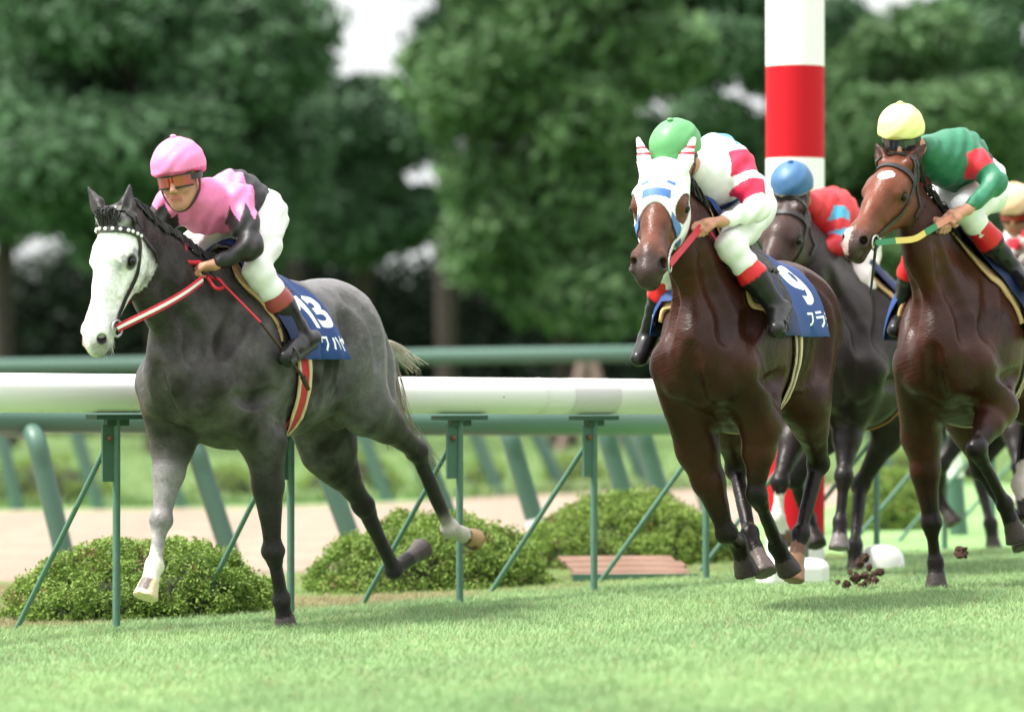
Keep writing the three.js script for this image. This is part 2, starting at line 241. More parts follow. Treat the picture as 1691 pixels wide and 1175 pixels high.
{
  const rail = thing('running_rail', 'long white tubular running rail on thin green posts with slanting green braces', 'rail');
  const postPx = [[-385, 19.1], [-100, 20.1], [192, 20.8], [480, 21.5], [759, 22.1], [981, 22.8], [1166, 23.6], [1330, 24.6], [1448, 25.6], [1560, 27], [1640, 28.6], [1720, 30.4]];
  const topY = (px) => px < 1085 ? mix(648, 655, px / 1085) : 655;
  const mid = postPx.map(([x, d]) => at(x, topY(x), d));
  part('rail_tube', new THREE.TubeGeometry(new THREE.CatmullRomCurve3(mid.map(V3)), 160, 0.092, 20), M_WHITE, rail);
  const curve = new THREE.CatmullRomCurve3(mid.map(V3));
  // a coupling sleeve and a bare grey patch on the tube
  const near = (px) => { let b = 0, e = 1e9; for (let i = 0; i <= 1200; i++) { const p = curve.getPointAt(i / 1200), q = CX + p.x / -p.z * FPX; if (Math.abs(q - px) < e) { e = Math.abs(q - px); b = i / 1200; } } return b; };
  const ring = (px, L, r, mat, name) => { const u = near(px), pts = [-1, 0, 1].map((k) => { const c = curve.getPointAt(clamp(u + k * L, 0, 1)); return [c.x, c.y, c.z]; }); part(name, new THREE.TubeGeometry(new THREE.CatmullRomCurve3(pts.map(V3)), 4, r, 20), mat, rail); };
  ring(888, 0.0009, 0.0945, M_WHITE, 'coupling');
  ring(968, 0.0135, 0.0935, std(0.66, 0.63, 0.65, 0.5), 'sleeve');
  { const u = near(823), c = curve.getPointAt(u); part('bolt', ball([c.x + 0.02, c.y - 0.004, c.z + 0.09], 0.013), M_GREEN_D, rail); }
  for (let i = 1; i < postPx.length; i++) {
    const [px, d] = postPx[i], m = mid[i], g0 = [m[0], groundY(m[0]) - 0.03, m[2]], tl = (() => { const u = near(px), t = curve.getTangentAt(u); return [t.x, t.y, t.z]; })(), nn = nrm(cross([0, 1, 0], tl)), inn = nn[2] < 0 ? nn : mul(nn, -1);   // inn: away from the horses
    const y1 = m[1] - 0.094, ry = Math.atan2(-tl[2], tl[0]);
    part('post', rod(g0, [m[0], y1 - 0.03, m[2]], 0.019), greenWorn, rail);
    const cr = new THREE.CylinderGeometry(0.1, 0.1, 0.24, 20, 1, true, -0.95, 1.9); cr.rotateX(Math.PI / 2); cr.rotateZ(Math.PI); cr.rotateY(Math.PI / 2 + ry); 
    const cradle = [boxAt([m[0], y1 - 0.018, m[2]], 0.3, 0.022, 0.09, ry), boxAt([m[0], y1 - 0.045, m[2]], 0.13, 0.03, 0.03, ry)];
    part('cradle', cradle, M_GREEN_D, rail);
    part('bracket_plate', boxAt(add([m[0], y1 - 0.19, m[2]], add(mul(tl, -0.045), mul(inn, 0.004))), 0.075, 0.27, 0.012, ry), M_GREEN, rail);
    const bo = add([m[0], y1 - 0.12, m[2]], mul(tl, -0.05));
    part('bolt', ball(add(bo, mul(inn, -0.012)), 0.014), M_RUST, rail);
    const foot = add(add(m, mul(inn, 0.62)), mul(tl, -0.16)); foot[1] = groundY(foot[0]) - 0.03;
    part('brace', rod(add(add([m[0], y1 - 0.16, m[2]], mul(tl, -0.055)), mul(inn, 0.01)), foot, 0.0135), greenWorn, rail);
  }
}
// ---------------------------------------------------------------- gooseneck rails round the dirt course
function gooseneckRail(name, label, railPx, posts, r, rp, arm, whiteFeet) {
  const g = thing(name, label, 'rail');
  part('rail_pipe', tube(railPx.map(([x, y, d]) => at(x, y, d)), rp, 120, 14), M_PIPE, g);
  posts.forEach(([fx, tx, d, white, ty]) => {
    const f = at(fx, 700, d); f[1] = groundY(f[0]) - 0.05; const t = at(tx, ty ?? railPx[0][1] + 45, d);
    const k = at(tx - arm * 0.35, (ty ?? railPx[0][1] + 45) - arm * 0.55, d + 0.1), e = at(tx - arm * 1.5, (ty ?? railPx[0][1] + 45) - arm * 0.75, d + 0.25);
    const path = new THREE.CurvePath(); const up = mul(sub(t, f), 0.8);
    const p = part('gooseneck_post', new THREE.TubeGeometry(new THREE.CatmullRomCurve3([f, add(f, mul(up, 0.4)), add(f, up), t, k, e].map(V3)), 40, r, 14), M_PIPE, g);
    if (white) { const a = mix3(f, t, white[0]), b = mix3(f, t, white[1]); part('white_sleeve', rod(a, b, r * 1.06), M_WHITE, g); }
  });
  return g;
}
gooseneckRail('guard_rail', 'green pipe rail on thick curved posts just behind the clipped bushes', [[-160, 690, 26.5], [300, 694, 27], [860, 697, 27.5], [1085, 697, 28.5], [1300, 690, 31], [1500, 684, 35]],
  [[120, 60, 26.6, null, 730], [395, 322, 27, null, 740], [605, 520, 27, null, 730], [775, 690, 27.6, null, 730], [905, 842, 28, [0.12, 0.36], 720], [1062, 1000, 28.6, [0.34, 0.5], 715], [1120, 1060, 29.3, null, 712], [1190, 1130, 30.2, null, 708], [1585, 1570, 29.5, [0.62, 0.86], 722]], 0.062, 0.085, 34);
gooseneckRail('guard_rail', 'distant green pipe rail with slender leaning posts on the far side of the dirt course', [[-200, 608, 43], [230, 602, 43.2], [650, 590, 43.5], [1045, 584, 43.5], [1300, 580, 44], [1760, 572, 46]],
  [[-70, -120, 43, null, 690], [30, -5, 43, null, 690], [165, 118, 43, null, 690], [300, 255, 43, null, 690], [450, 395, 43, null, 690], [642, 590, 43.4, null, 690], [720, 660, 43.6, null, 690], [828, 775, 43.6, null, 690], [935, 875, 43.8, null, 690], [1075, 1020, 43.8, null, 690], [1170, 1120, 44, null, 690], [1480, 1430, 45, null, 690], [1640, 1600, 45.5, null, 690]], 0.07, 0.075, 30);
// ---------------------------------------------------------------- clipped round bushes
const leafCluster = (n, R, s, seed) => {
  const pos = [], nor = [], idx = [];
  for (let i = 0; i < n; i++) {
    let d; do { d = [rr(-1, 1), rr(-1, 1), rr(-1, 1)]; } while (len(d) > 1); const c = mul(d, R), a = nrm([rr(-1, 1), rr(-0.6, 1), rr(-1, 1)]), b = nrm(cross(a, [rr(-1, 1), rr(-1, 1), rr(-1, 1)])), L = s * rr(0.7, 1.2), W = L * rr(0.4, 0.6), nn = nrm(cross(a, b)), o = pos.length / 3;
    const q = [add(c, mul(a, -L / 2)), add(add(c, mul(b, W / 2)), mul(nn, L * 0.12)), add(c, mul(a, L / 2)), add(add(c, mul(b, -W / 2)), mul(nn, L * 0.12))];
    for (const p of q) { pos.push(...p); nor.push(...nn); } idx.push(o, o + 2, o + 1, o, o + 3, o + 2);
  }
  const g = new THREE.BufferGeometry(); g.setAttribute('position', new THREE.Float32BufferAttribute(pos, 3)); g.setAttribute('normal', new THREE.Float32BufferAttribute(nor, 3)); g.setIndex(idx); return g;
};
const LEAF_S = [leafCluster(30, 0.045, 0.02), leafCluster(30, 0.042, 0.023)], LEAF_T = [leafCluster(16, 0.32, 0.19), leafCluster(16, 0.36, 0.22), leafCluster(14, 0.3, 0.26)];
const M_LEAF = new THREE.MeshPhysicalMaterial({ vertexColors: true, roughness: 0.7, side: THREE.DoubleSide, transmission: 0.3, thickness: 0, specularIntensity: 0.4 });
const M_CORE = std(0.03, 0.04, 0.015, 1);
function foliage(name, list, geo, parent) {   // list of {p, s, col}
  const sp = geo.attributes.position.array, sn = geo.attributes.normal.array, si = geo.index.array, nv = sp.length / 3, N = list.length, P = new Float32Array(N * nv * 3), Q = new Float32Array(N * nv * 3), C = new Float32Array(N * nv * 3), I = new Uint32Array(N * si.length), M = new THREE.Matrix4(), e = new THREE.Euler();
  list.forEach((o, k) => {
    const m = M.makeRotationFromEuler(e.set(rnd() * 6.28, rnd() * 6.28, rnd() * 6.28)).elements, b = k * nv * 3, s = o.s;
    for (let i = 0; i < nv * 3; i += 3) {
      const x = sp[i], y = sp[i + 1], z = sp[i + 2], u = sn[i], v = sn[i + 1], w = sn[i + 2];
      for (let a = 0; a < 3; a++) { P[b + i + a] = (m[a] * x + m[4 + a] * y + m[8 + a] * z) * s + o.p[a]; Q[b + i + a] = m[a] * u + m[4 + a] * v + m[8 + a] * w; C[b + i + a] = o.col[a]; }
    }
    for (let i = 0; i < si.length; i++) I[k * si.length + i] = si[i] + k * nv;
  });
  const g = new THREE.BufferGeometry(); g.setAttribute('position', new THREE.BufferAttribute(P, 3)); g.setAttribute('normal', new THREE.BufferAttribute(Q, 3)); g.setAttribute('color', new THREE.BufferAttribute(C, 3)); g.setIndex(new THREE.BufferAttribute(I, 1));
  const im = part(name, g, M_LEAF, parent); im.userData.kind = 'stuff'; return im;
}
function bush(px0, px1, topPx, d, label, group, dense = 1, base = 0) {
  const c = at((px0 + px1) / 2, 700, d), rx = (px1 - px0) / 2 * d / FPX, gy = groundY(c[0]), ty = at(0, topPx, d)[1], h = ty - gy, rz = Math.max(0.4, rx * 0.8);
  const b = thing('clipped_bush', label, 'bush', group, [c[0], gy, c[2]]);
  const core = new THREE.SphereGeometry(1, 24, 16); core.scale(rx * 0.86, h * 0.84, rz * 0.86); part('inner_core', core, M_CORE, b);  // dark solid core filling the bush behind its leaves, not a stem
  const N = Math.round(4600 * dense * rx * (h + 0.3)), L = [[], []];
  for (let i = 0; i < N; i++) {
    const u = rr(-0.25, 1), a = rnd() * 6.283, s = Math.sqrt(Math.max(0, 1 - u * u)), n = [s * Math.cos(a), u, s * Math.sin(a)], wob = 1 + 0.17 * (fbm(n[0] * 3.4 + px0, n[1] * 3.4, n[2] * 3.4) - 0.5) * 2 - 0.1 * rnd() ** 2 + (rnd() < 0.03 ? 0.06 : 0), gap = noise(n[0] * 9 + px0, n[1] * 9, n[2] * 9);
    if (gap < 0.27 && u < 0.9) continue;
    const p = [n[0] * rx * wob, n[1] * h * wob, n[2] * rz * wob]; if (p[1] < -0.02) continue;
    const br = fbm(n[0] * 5 + 9, n[1] * 5, n[2] * 5 + px0); let col = mix3([0.17, 0.27, 0.05], [0.23, 0.34, 0.065], sst(0.2, 0.75, br)); if (rnd() < 0.05) col = [0.2, 0.14, 0.06];
    L[i & 1].push({ p, s: rr(0.75, 1.3), col });
  }
  L.forEach((l, i) => foliage('foliage', l, LEAF_S[i], b));
}
bush(22, 452, 898, 22.1, 'round clipped green bush left of the grey horse\'s planted foreleg', 'bushes along the white rail');
bush(520, 912, 856, 24.0, 'round clipped green bush behind the hind hooves of the grey horse', 'bushes along the white rail');
bush(862, 1215, 820, 26.0, 'broad clipped green bush behind the low board on the grass', 'bushes along the white rail');
bush(1395, 1530, 775, 31, 'clipped bush seen between the dark horse and the right bay horse', 'bushes along the white rail');
for (const [a, b, t, d] of [[-60, 195, 752, 44.4], [322, 425, 764, 44.4], [490, 668, 748, 44.6], [752, 850, 757, 44.8], [884, 1010, 752, 45], [1420, 1560, 745, 46]]) bush(a, b, t, d, ({ '-60': 'far olive bush at the left edge beyond the dirt', 322: 'far olive bush just left of the grey horse\'s belly beyond the dirt', 490: 'far olive bush between the hind legs of the grey horse beyond the dirt', 752: 'far olive bush right of the grey horse\'s raised hind leg', 884: 'far olive bush left of the hooded bay horse', 1420: 'far olive bush between the dark horse and the right bay horse' })[a], 'far bushes beyond the dirt course', 0.22);
// ---------------------------------------------------------------- striped post, white blocks, board
{
  const f = at(1313.5, 900, 25.4), gy = groundY(f[0]), r = 48.5 * 25.4 / FPX, Y = (py) => at(0, py, 25.4)[1];
  const p = thing('striped_post', 'tall thick post banded red and white behind the hooded horse', 'post', null, [f[0], gy, f[2]]);
  const seg = (y0, y1, name, m) => { const g = new THREE.CylinderGeometry(r, r, y1 - y0, 48); g.translate(0, (y0 + y1) / 2 - gy, 0); part(name, g, m, p); };
  const red = std(0.48, 0.008, 0.016, 0.6, { specularIntensity: 0.3 });
  seg(gy - 0.05, Y(885), 'white_band', M_WHITE); seg(Y(885), Y(708), 'red_band', red); seg(Y(708), Y(262), 'white_band', M_WHITE); seg(Y(262), Y(110), 'red_band', red); seg(Y(110), Y(-60), 'white_band', M_WHITE); seg(Y(-60), Y(-210), 'red_band', red);
  const cap = new THREE.SphereGeometry(r, 32, 8, 0, 6.3, 0, Math.PI / 2); cap.scale(1, 0.25, 1); cap.translate(0, Y(-210) - gy, 0); part('cap', cap, M_WHITE, p);
}
{
  const dome = (px0, px1, topPx, d, label, sy) => { const c = at((px0 + px1) / 2, 800, d), gy = groundY(c[0]), h = at(0, topPx, d)[1] - gy, rx = (px1 - px0) / 2 * d / FPX; const prof = [[0, h], [rx * 0.35, h * 0.97], [rx * 0.7, h * 0.86], [rx * 0.92, h * 0.6], [rx, h * 0.25], [rx, -0.03]].map(([a, b]) => new THREE.Vector2(a, b)); const g = new THREE.LatheGeometry(new THREE.SplineCurve(prof).getPoints(20), 32); const P = g.attributes.position; for (let i = 0; i < P.count; i++) { const k = 1 + 0.05 * (noise(P.getX(i) * 14, P.getY(i) * 14, P.getZ(i) * 14) - 0.5); P.setXYZ(i, P.getX(i) * k, P.getY(i) * k, P.getZ(i) * 0.7 * k); } g.computeVertexNormals(); const m = top('white_marker', g, M_WHITE, label, 'marker'); m.position.set(c[0], gy, c[2]); };
  { const c = at(1309, 800, 22.8), g = new RoundedBoxGeometry(0.36, 0.17, 0.24, 5, 0.06), P = g.attributes.position; for (let i = 0; i < P.count; i++) { const k = 1 + 0.07 * (fbm(P.getX(i) * 9, P.getY(i) * 9, P.getZ(i) * 9, 2) - 0.5); P.setXYZ(i, P.getX(i) * k, P.getY(i) * k, P.getZ(i) * k); } g.translate(0, 0.065, 0); const m = top('white_marker', g, M_WHITE, 'low white cushion-like marker at the foot of the striped post', 'marker'); m.position.set(c[0], groundY(c[0]), c[2]); m.rotation.y = 0.2; }
  dome(1418, 1495, 898, 24.2, 'small white rounded marker on the grass below the dark horse');
}
{
  const a = at(1032, 958, 24.4), gy = groundY(a[0]), b = thing('low_board', 'flat brown board with green edge lying on the grass below the rail', 'board', null, [a[0], gy + 0.065, a[2]], 0.12);
  const wood = new THREE.MeshStandardMaterial({ roughness: 0.9, map: dataTex(128, (u, v) => { const n = tn(u, v, 4, 31) * 0.4 + tn(u * 0.3, v, 60, 32) * 0.6; return mix3([0.36, 0.25, 0.19], [0.56, 0.45, 0.38], n); }, 1, 1, true) });
  for (let i = 0; i < 4; i++) { const g = new THREE.BoxGeometry(0.66 - 0.02 * (i % 2), 0.018, 0.2); g.rotateX(0.1); g.translate(0.01 * (i % 3), 0.025 + i * 0.003 - 0.06 + i * 0.019, 0.3 - i * 0.205); part('plank', g, wood, b); }
  part('edge', boxAt([0, -0.04, 0.415], 0.7, 0.045, 0.02), M_GREEN, b);
}
// ---------------------------------------------------------------- trees
const M_BARK = new THREE.MeshStandardMaterial({ roughness: 0.95, map: dataTex(128, (u, v) => { const n = tn(u, v * 0.3, 24, 41) * 0.6 + tn(u, v, 40, 42) * 0.4; return mix3([0.12, 0.1, 0.085], [0.26, 0.23, 0.2], n); }, 3, 2, true) });
function tree(name, px, d, top_, bot, hw, cols, label, o = {}) {
  const base = at(px, 700, d), gy = groundY(base[0]), s = d / FPX, yT = EYE + (635 - top_) * s, yB = EYE + (635 - bot) * s, R = hw * s, cy = (yT + yB) / 2, ry = (yT - yB) / 2;
  const t = thing(name, label, 'tree', 'trees behind the course', [base[0], gy, base[2]]);
  const g = [], fork = [0, Math.max(1.4, yB + ry * 0.35 - gy), 0], tr = o.tr ?? 0.25;
  g.push(tube([[0, -0.1, 0], [rr(-0.1, 0.1), fork[1] * 0.5, 0], fork, [rr(-0.4, 0.4), fork[1] + ry * 0.9, rr(-0.3, 0.3)]], tr * 0.75, 14, 9), rod([0, -0.1, 0], [0, 0.7, 0], tr * 1.2, tr * 0.72));
  part('trunk', g, M_BARK, t);
  const clumps = [], lim = [];
  const n = o.n ?? 46;
  for (let i = 0; i < n; i++) {
    const u = rr(-0.95, 1), a = rnd() * 6.283, q = Math.pow(rnd(), 0.4), f = (o.shape ?? ((u) => Math.sqrt(1 - u * u * 0.92)))(u);
    const c = [Math.cos(a) * f * R * q * 0.88, cy - gy + u * ry * 0.9, Math.sin(a) * f * R * q * 0.8]; clumps.push([c, rr(0.16, 0.3) * Math.min(R, ry) * (o.cs ?? 1)]);
    if (i % 4 === 0) lim.push(tube([[0, mix(fork[1] * 0.7, c[1], 0.15), 0], [c[0] * 0.45, mix(fork[1], c[1], 0.6), c[2] * 0.45], c], tr * 0.2, 8, 6));
  }
  part('limb', lim, M_BARK, t);
  const L = LEAF_T.map(() => []); const per = Math.round((o.N ?? 5200) * 0.78 / n);
  clumps.forEach(([c, r]) => { const tone = rnd(); for (let i = 0; i < per; i++) {
    const dir = nrm([rr(-1, 1), rr(-0.75, 1), rr(-1, 1)]), rad = r * (0.55 + 0.5 * Math.sqrt(rnd())); const p = add(c, [dir[0] * rad * 1.25, dir[1] * rad * 0.8, dir[2] * rad * 1.1]);
    const col = mul(mix3(cols[0], cols[1], clamp(tone * 0.6 + rnd() * 0.4, 0, 1)), rr(0.8, 1.15)); L[i % 3].push({ p, s: rr(0.75, 1.3) * (o.ls ?? 1), col }); } });
  L.forEach((l, i) => foliage('crown', l, LEAF_T[i], t));
}
const G1 = [[0.06, 0.13, 0.058], [0.085, 0.178, 0.08]], G2 = [[0.037, 0.085, 0.039], [0.054, 0.118, 0.053]], G3 = [[0.077, 0.158, 0.056], [0.106, 0.203, 0.074]];
tree('leafy_tree', 262, 72, -90, 455, 285, G1, 'broad leafy tree behind the rider in pink', { N: 7000, n: 50 });
tree('leafy_tree', 10, 80, 20, 392, 170, G1, 'leafy tree cut by the left edge of the picture', { N: 3000, n: 30 });
tree('leafy_tree', 600, 84, 150, 420, 150, G2, 'lower dark tree below the gap of bright sky', { N: 3800, n: 34 });
tree('pine_tree', 740, 96, -220, 120, 85, G2, 'dark layered tree top against the bright sky gap', { N: 1700, n: 18, cs: 1.0, tr: 0.3 });
tree('leafy_tree', 930, 66, -150, 550, 235, G3, 'tall tree with deep hanging foliage in the middle', { N: 6600, n: 54 });
tree('leafy_tree', 1180, 80, -130, 440, 160, G1, 'tree directly left of the striped post', { N: 3600, n: 36 });
tree('leafy_tree', 1510, 70, 30, 600, 175, G3, 'light green bushy tree behind the rider in the yellow cap', { N: 5000, n: 46 });
tree('leafy_tree', 1670, 82, -60, 520, 180, G1, 'tree at the right edge of the picture', { N: 3600, n: 34 });
tree('leafy_tree', 1370, 92, -60, 360, 110, G2, 'dark tree half hidden behind the striped post', { N: 1500, n: 18 });
tree('leafy_tree', 480, 98, 110, 390, 150, G2, 'dark tree behind the gap between the big crowns', { N: 1900, n: 22 });
{
  const h = thing('tall_hedge', 'tall hedge under the trees with shade painted into its leaves across the whole background', 'hedge', null, [0, groundY(0), -100]);
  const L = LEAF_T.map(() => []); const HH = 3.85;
  for (let i = 0; i < 5200; i++) { const x = rr(-17, 19), y = rnd() * HH * (0.93 + 0.16 * fbm(x * 0.8, 1, 2)); L[i % 3].push({ p: [x, y, rr(-0.5, 0.9)], s: rr(1, 1.5), col: mul([0.017, 0.033, 0.017], rr(0.7, 1.3)) }); }  // very dark leaf colour paints in the shade below the tree crowns
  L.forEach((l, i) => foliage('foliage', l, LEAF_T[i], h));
  part('inner_core', boxAt([1, HH * 0.44, -1], 36, HH * 0.88, 0.8), M_CORE, h);  // dark solid box filling the hedge behind its leaves, not a stem
}
// stakes tied round a young tree trunk
{
  const b = at(970, 640, 62), gy = groundY(b[0]), t = thing('tree_stake', 'three brown stakes leaning against a trunk under the middle tree', 'stakes', null, [b[0], gy, b[2]]);
  const m = std(0.2, 0.14, 0.12, 0.9); for (const [x, z] of [[-0.42, 0.2], [0.46, 0.2], [0.05, -0.5]]) part('stake', rod([x, -0.05, z], [x * 0.1, 1.5, z * 0.1], 0.07), m, t);
}
// ---------------------------------------------------------------- horses
class Frame {   // x forward, y up, z to the horse's right; built at a withers pixel and depth, heading theta degrees from "straight at the camera" towards picture left
  constructor(px, d, theta, gy) {
    const a = theta * Math.PI / 180; this.f = [-Math.sin(a), 0, Math.cos(a)]; this.l = [Math.cos(a), 0, Math.sin(a)];
    const p = at(px, 600, d); this.o = [p[0], gy, p[2]]; this.ry = Math.atan2(-this.f[2], this.f[0]);
  }
  loc(w) { const q = sub(w, this.o); return [dot(q, this.f), q[1], -dot(q, this.l)]; }
  W(s, y, t) { return [s, y - this.o[1], -t]; }
  plane(px, py, n, v) { const r = ray(px, py), k = (v - dot(sub([0, EYE, 0], this.o), n)) / dot(r, n); return this.loc([r[0] * k, EYE + r[1] * k, r[2] * k]); }
  t(px, py, t) { return this.plane(px, py, this.l, t); }
  s(px, py, s) { return this.plane(px, py, this.f, s); }
  thing(name, label, cat, group) { return thing(name, label, cat, group, this.o, this.ry); }
}
const ZN = [0, 0, 1];
function horseField(F, c) {
  const B = new Field(), W = (s, y, t) => F.W(s, y + c.dy, t);
  // trunk
  B.cap(W(-0.02, 1.19, 0), W(-0.45, 1.205, 0), 0.372, 0.345, { n: ZN, w: c.girth ?? 0.8, k: 0.1 });
  B.cap(W(0.02, 1.21, 0), W(0.30, 1.17, 0), 0.35, 0.25, { n: ZN, w: 0.78, k: 0.12 });
  B.cap(W(-0.42, 1.27, 0), W(-0.80, 1.31, 0), 0.30, 0.285, { n: ZN, w: c.croup ?? 0.92, k: 0.12 });
  B.cap(W(-0.80, 1.31, 0), W(-1.0, 1.2, 0), 0.275, 0.2, { n: ZN, w: (c.croup ?? 0.92) + 0.06, k: 0.1 });
  B.cap(W(0.14, 1.49, 0), W(-0.25, 1.49, 0), 0.11, 0.09, { n: ZN, w: 0.62, k: 0.12 });
  for (const L of c.legs) {
    const sd = Math.sign(L.t), P = L.p, last = P.length - 1;
    if (L.front) {
      B.cap(W(0.04, 1.42, sd * 0.14), W(0.33, 1.13, sd * 0.155), 0.095, 0.095, { n: ZN, w: 0.75, k: 0.045 });        // shoulder
      B.cap(W(0.33, 1.1, sd * 0.15), P[0], 0.108, 0.097, { k: 0.045 });                                          // upper arm
      B.cap(W(-0.02, 1.2, sd * 0.17), add(P[0], [-0.05, 0.03, 0]), 0.105, 0.075, { k: 0.03 });                       // triceps
      B.sph(W(0.37, 1.05, sd * 0.085), 0.108, { k: 0.025 });                                                        // breast muscle
      const [el, kn, fe, ho] = P, fa = sub(kn, el), m = add(el, mul(fa, 0.38));
      B.cap(el, m, 0.095, 0.073, { k: 0.04 }); B.cap(m, add(el, mul(fa, 0.9)), 0.073, 0.042, { k: 0.03 });
      B.sph(kn, 0.053, { k: 0.022 }); const cn = sub(fe, kn);
      B.cap(add(kn, mul(cn, 0.06)), add(kn, mul(cn, 0.2)), 0.05, 0.038, { k: 0.02 });
      const hv = nrm(cross(cn, ZN)); const bk = hv[0] > 0 ? mul(hv, -1) : hv;
      B.cap(add(kn, mul(cn, 0.12)), fe, 0.03, 0.03, { k: 0.02 }); B.cap(add(add(kn, mul(cn, 0.12)), mul(bk, 0.022)), add(fe, mul(bk, 0.02)), 0.018, 0.022, { k: 0.012 });
      B.sph(fe, 0.041, { k: 0.02 }); B.sph(add(fe, mul(bk, 0.025)), 0.026, { k: 0.02 });
      const dn = nrm(sub(ho, fe)), co = add(ho, mul(dn, -0.062));
      B.cap(fe, co, 0.037, 0.042, { k: 0.02 }); B.cone(add(ho, mul(dn, -0.075)), ho, 0.045, 0.062, { k: 0.012 });
    } else {
      const [st, hk, fe, ho] = P, ga = sub(hk, st);
      B.cap(W(-0.76, 1.26, sd * 0.14), st, 0.21, 0.145, { n: ZN, w: 0.8, k: 0.08 });
      B.cap(W(-1.0, 1.2, sd * 0.1), add(st, mul(ga, 0.35)), 0.145, 0.085, { n: ZN, w: 0.85, k: 0.08 });
      const m = add(st, mul(ga, 0.45)); B.cap(st, m, 0.12, 0.075, { n: ZN, w: 0.85, k: 0.05 }); B.cap(m, hk, 0.075, 0.043, { k: 0.04 });
      const cn = sub(fe, hk), un = nrm(add(nrm(ga), mul(nrm(cn), -1))); const calc = add(hk, mul(nrm(add(mul(nrm(ga), 1), mul(nrm(cn), -0.6))), 0.055));
      B.sph(hk, 0.056, { k: 0.03 }); B.cap(hk, calc, 0.036, 0.028, { k: 0.025 }); B.cap(calc, add(m, mul(nrm(sub(calc, hk)), 0.05)), 0.02, 0.022, { k: 0.03 });
      const hv = nrm(cross(cn, ZN)), bk = hv[0] > 0 ? mul(hv, -1) : hv;
      B.cap(add(hk, mul(cn, 0.08)), fe, 0.039, 0.031, { k: 0.02 }); B.cap(add(add(hk, mul(cn, 0.1)), mul(bk, 0.024)), add(fe, mul(bk, 0.02)), 0.02, 0.022, { k: 0.012 });
      B.sph(fe, 0.046, { k: 0.02 }); B.sph(add(fe, mul(bk, 0.026)), 0.027, { k: 0.02 });
      const dn = nrm(sub(ho, fe)), co = add(ho, mul(dn, -0.06));
      B.cap(fe, co, 0.037, 0.041, { k: 0.02 }); B.cone(add(ho, mul(dn, -0.075)), ho, 0.044, 0.06, { k: 0.012 });
    }
  }
  // neck
  const P = c.poll, hd = c.head;                         // poll (behind the ears), head axes
  const Y = W(0.02, 1.52, 0), nd = sub(P, Y);
  B.cap(W(0.16, 1.33, 0), add(mix3(W(0.16, 1.33, 0), P, 0.5), [0.03, -0.055, 0]), 0.23, 0.142, { n: ZN, w: 0.66, k: 0.09 });
  B.cap(add(mix3(W(0.16, 1.33, 0), P, 0.5), [0.03, -0.055, 0]), add(add(P, mul(hd.h, 0.07)), mul(hd.u, -0.12)), 0.142, 0.09, { n: ZN, w: 0.68, k: 0.06 });
  B.cap(Y, add(add(Y, mul(nd, 0.5)), [-0.005, -0.03, 0]), 0.1, 0.07, { n: ZN, w: 0.55, k: 0.1 });
  B.cap(add(add(Y, mul(nd, 0.5)), [-0.005, -0.03, 0]), add(add(P, mul(hd.u, -0.1)), mul(hd.h, -0.02)), 0.075, 0.055, { n: ZN, w: 0.65, k: 0.08 });
  // belly line and sheath
  if (c.sheath) B.cap(W(-0.98, 1.03, 0.03), W(-0.84, 0.94, 0.04), 0.075, 0.055, { k: 0.03 });
  B.fold = (x, y, z) => 0.009 * (fbm(x * 8 + 1, y * 8, z * 8, 2) - 0.5) + 0.004 * (fbm(x * 23, y * 23, z * 23, 2) - 0.5);
  headPrims(B, c);
  const groove = (pts, r, k, dep = 0.35) => { const S = spline(pts, 10).map((p) => B.snap(p, r * dep)); return () => B.chain(S, S.map((_, i) => r * Math.sin(Math.PI * clamp((i + 1.5) / (S.length + 2), 0, 1)) ** 0.5), { neg: true, k }); };
  const vein = (pts, r) => { const S = spline(pts, 14).map((p, i) => B.snap(add(p, [0.008 * Math.sin(i * 2.1), 0.008 * Math.cos(i * 1.7), 0]), -r * 0.2)); return () => B.chain(S, S.map(() => r), { k: 0.01 }); };
  const todo = [groove([W(0.52, 1.18, 0), W(0.5, 1.05, 0), W(0.42, 0.93, 0)], 0.022, 0.05)];
  for (const s of [1, -1]) {
    const lf = c.legs.find((L) => L.front && Math.sign(L.t) === s).p, lh = c.legs.find((L) => !L.front && Math.sign(L.t) === s).p, nk = mix3(P, W(0.36, 1.2, 0), 0.42), nl = add(nk, [0, -0.03, -s * 0.12]);
    todo.push(groove([nl, W(0.42, 1.33, s * 0.13), W(0.45, 1.22, s * 0.12)], 0.01, 0.07), groove([W(0.12, 1.46, s * 0.14), W(0.24, 1.36, s * 0.22), W(0.33, 1.26, s * 0.22)], 0.008, 0.08),
      
      groove([W(0.3, 1.05, s * 0.27), W(0.16, 1.03, s * 0.29), W(0.02, 1.06, s * 0.3)], 0.016, 0.05), groove([W(-0.6, 1.42, s * 0.25), W(-0.6, 1.24, s * 0.29), W(-0.58, 1.08, s * 0.27)], 0.022, 0.08),
      groove([W(-0.88, 1.45, s * 0.2), W(-0.98, 1.25, s * 0.25), add(lh[0], [-0.12, 0.05, -s * 0.06])], 0.014, 0.06), groove([W(-0.7, 1.5, s * 0.18), W(-0.78, 1.35, s * 0.26), W(-0.8, 1.2, s * 0.29)], 0.012, 0.06),
      vein([W(0.1, 0.98, s * 0.24), W(-0.08, 0.93, s * 0.22), W(-0.3, 0.95, s * 0.24), W(-0.5, 1.02, s * 0.22)], 0.005));
    for (let i = 0; i < 4; i++) todo.push(groove([W(-0.3 - i * 0.075, 1.32 - 0.01 * i, s * 0.3), W(-0.32 - i * 0.08, 1.15, s * 0.31), W(-0.3 - i * 0.075, 1.0 + i * 0.015, s * 0.27)], 0.007, 0.05, 0.6));
  }
  for (const f of todo) f();
  return B;
}
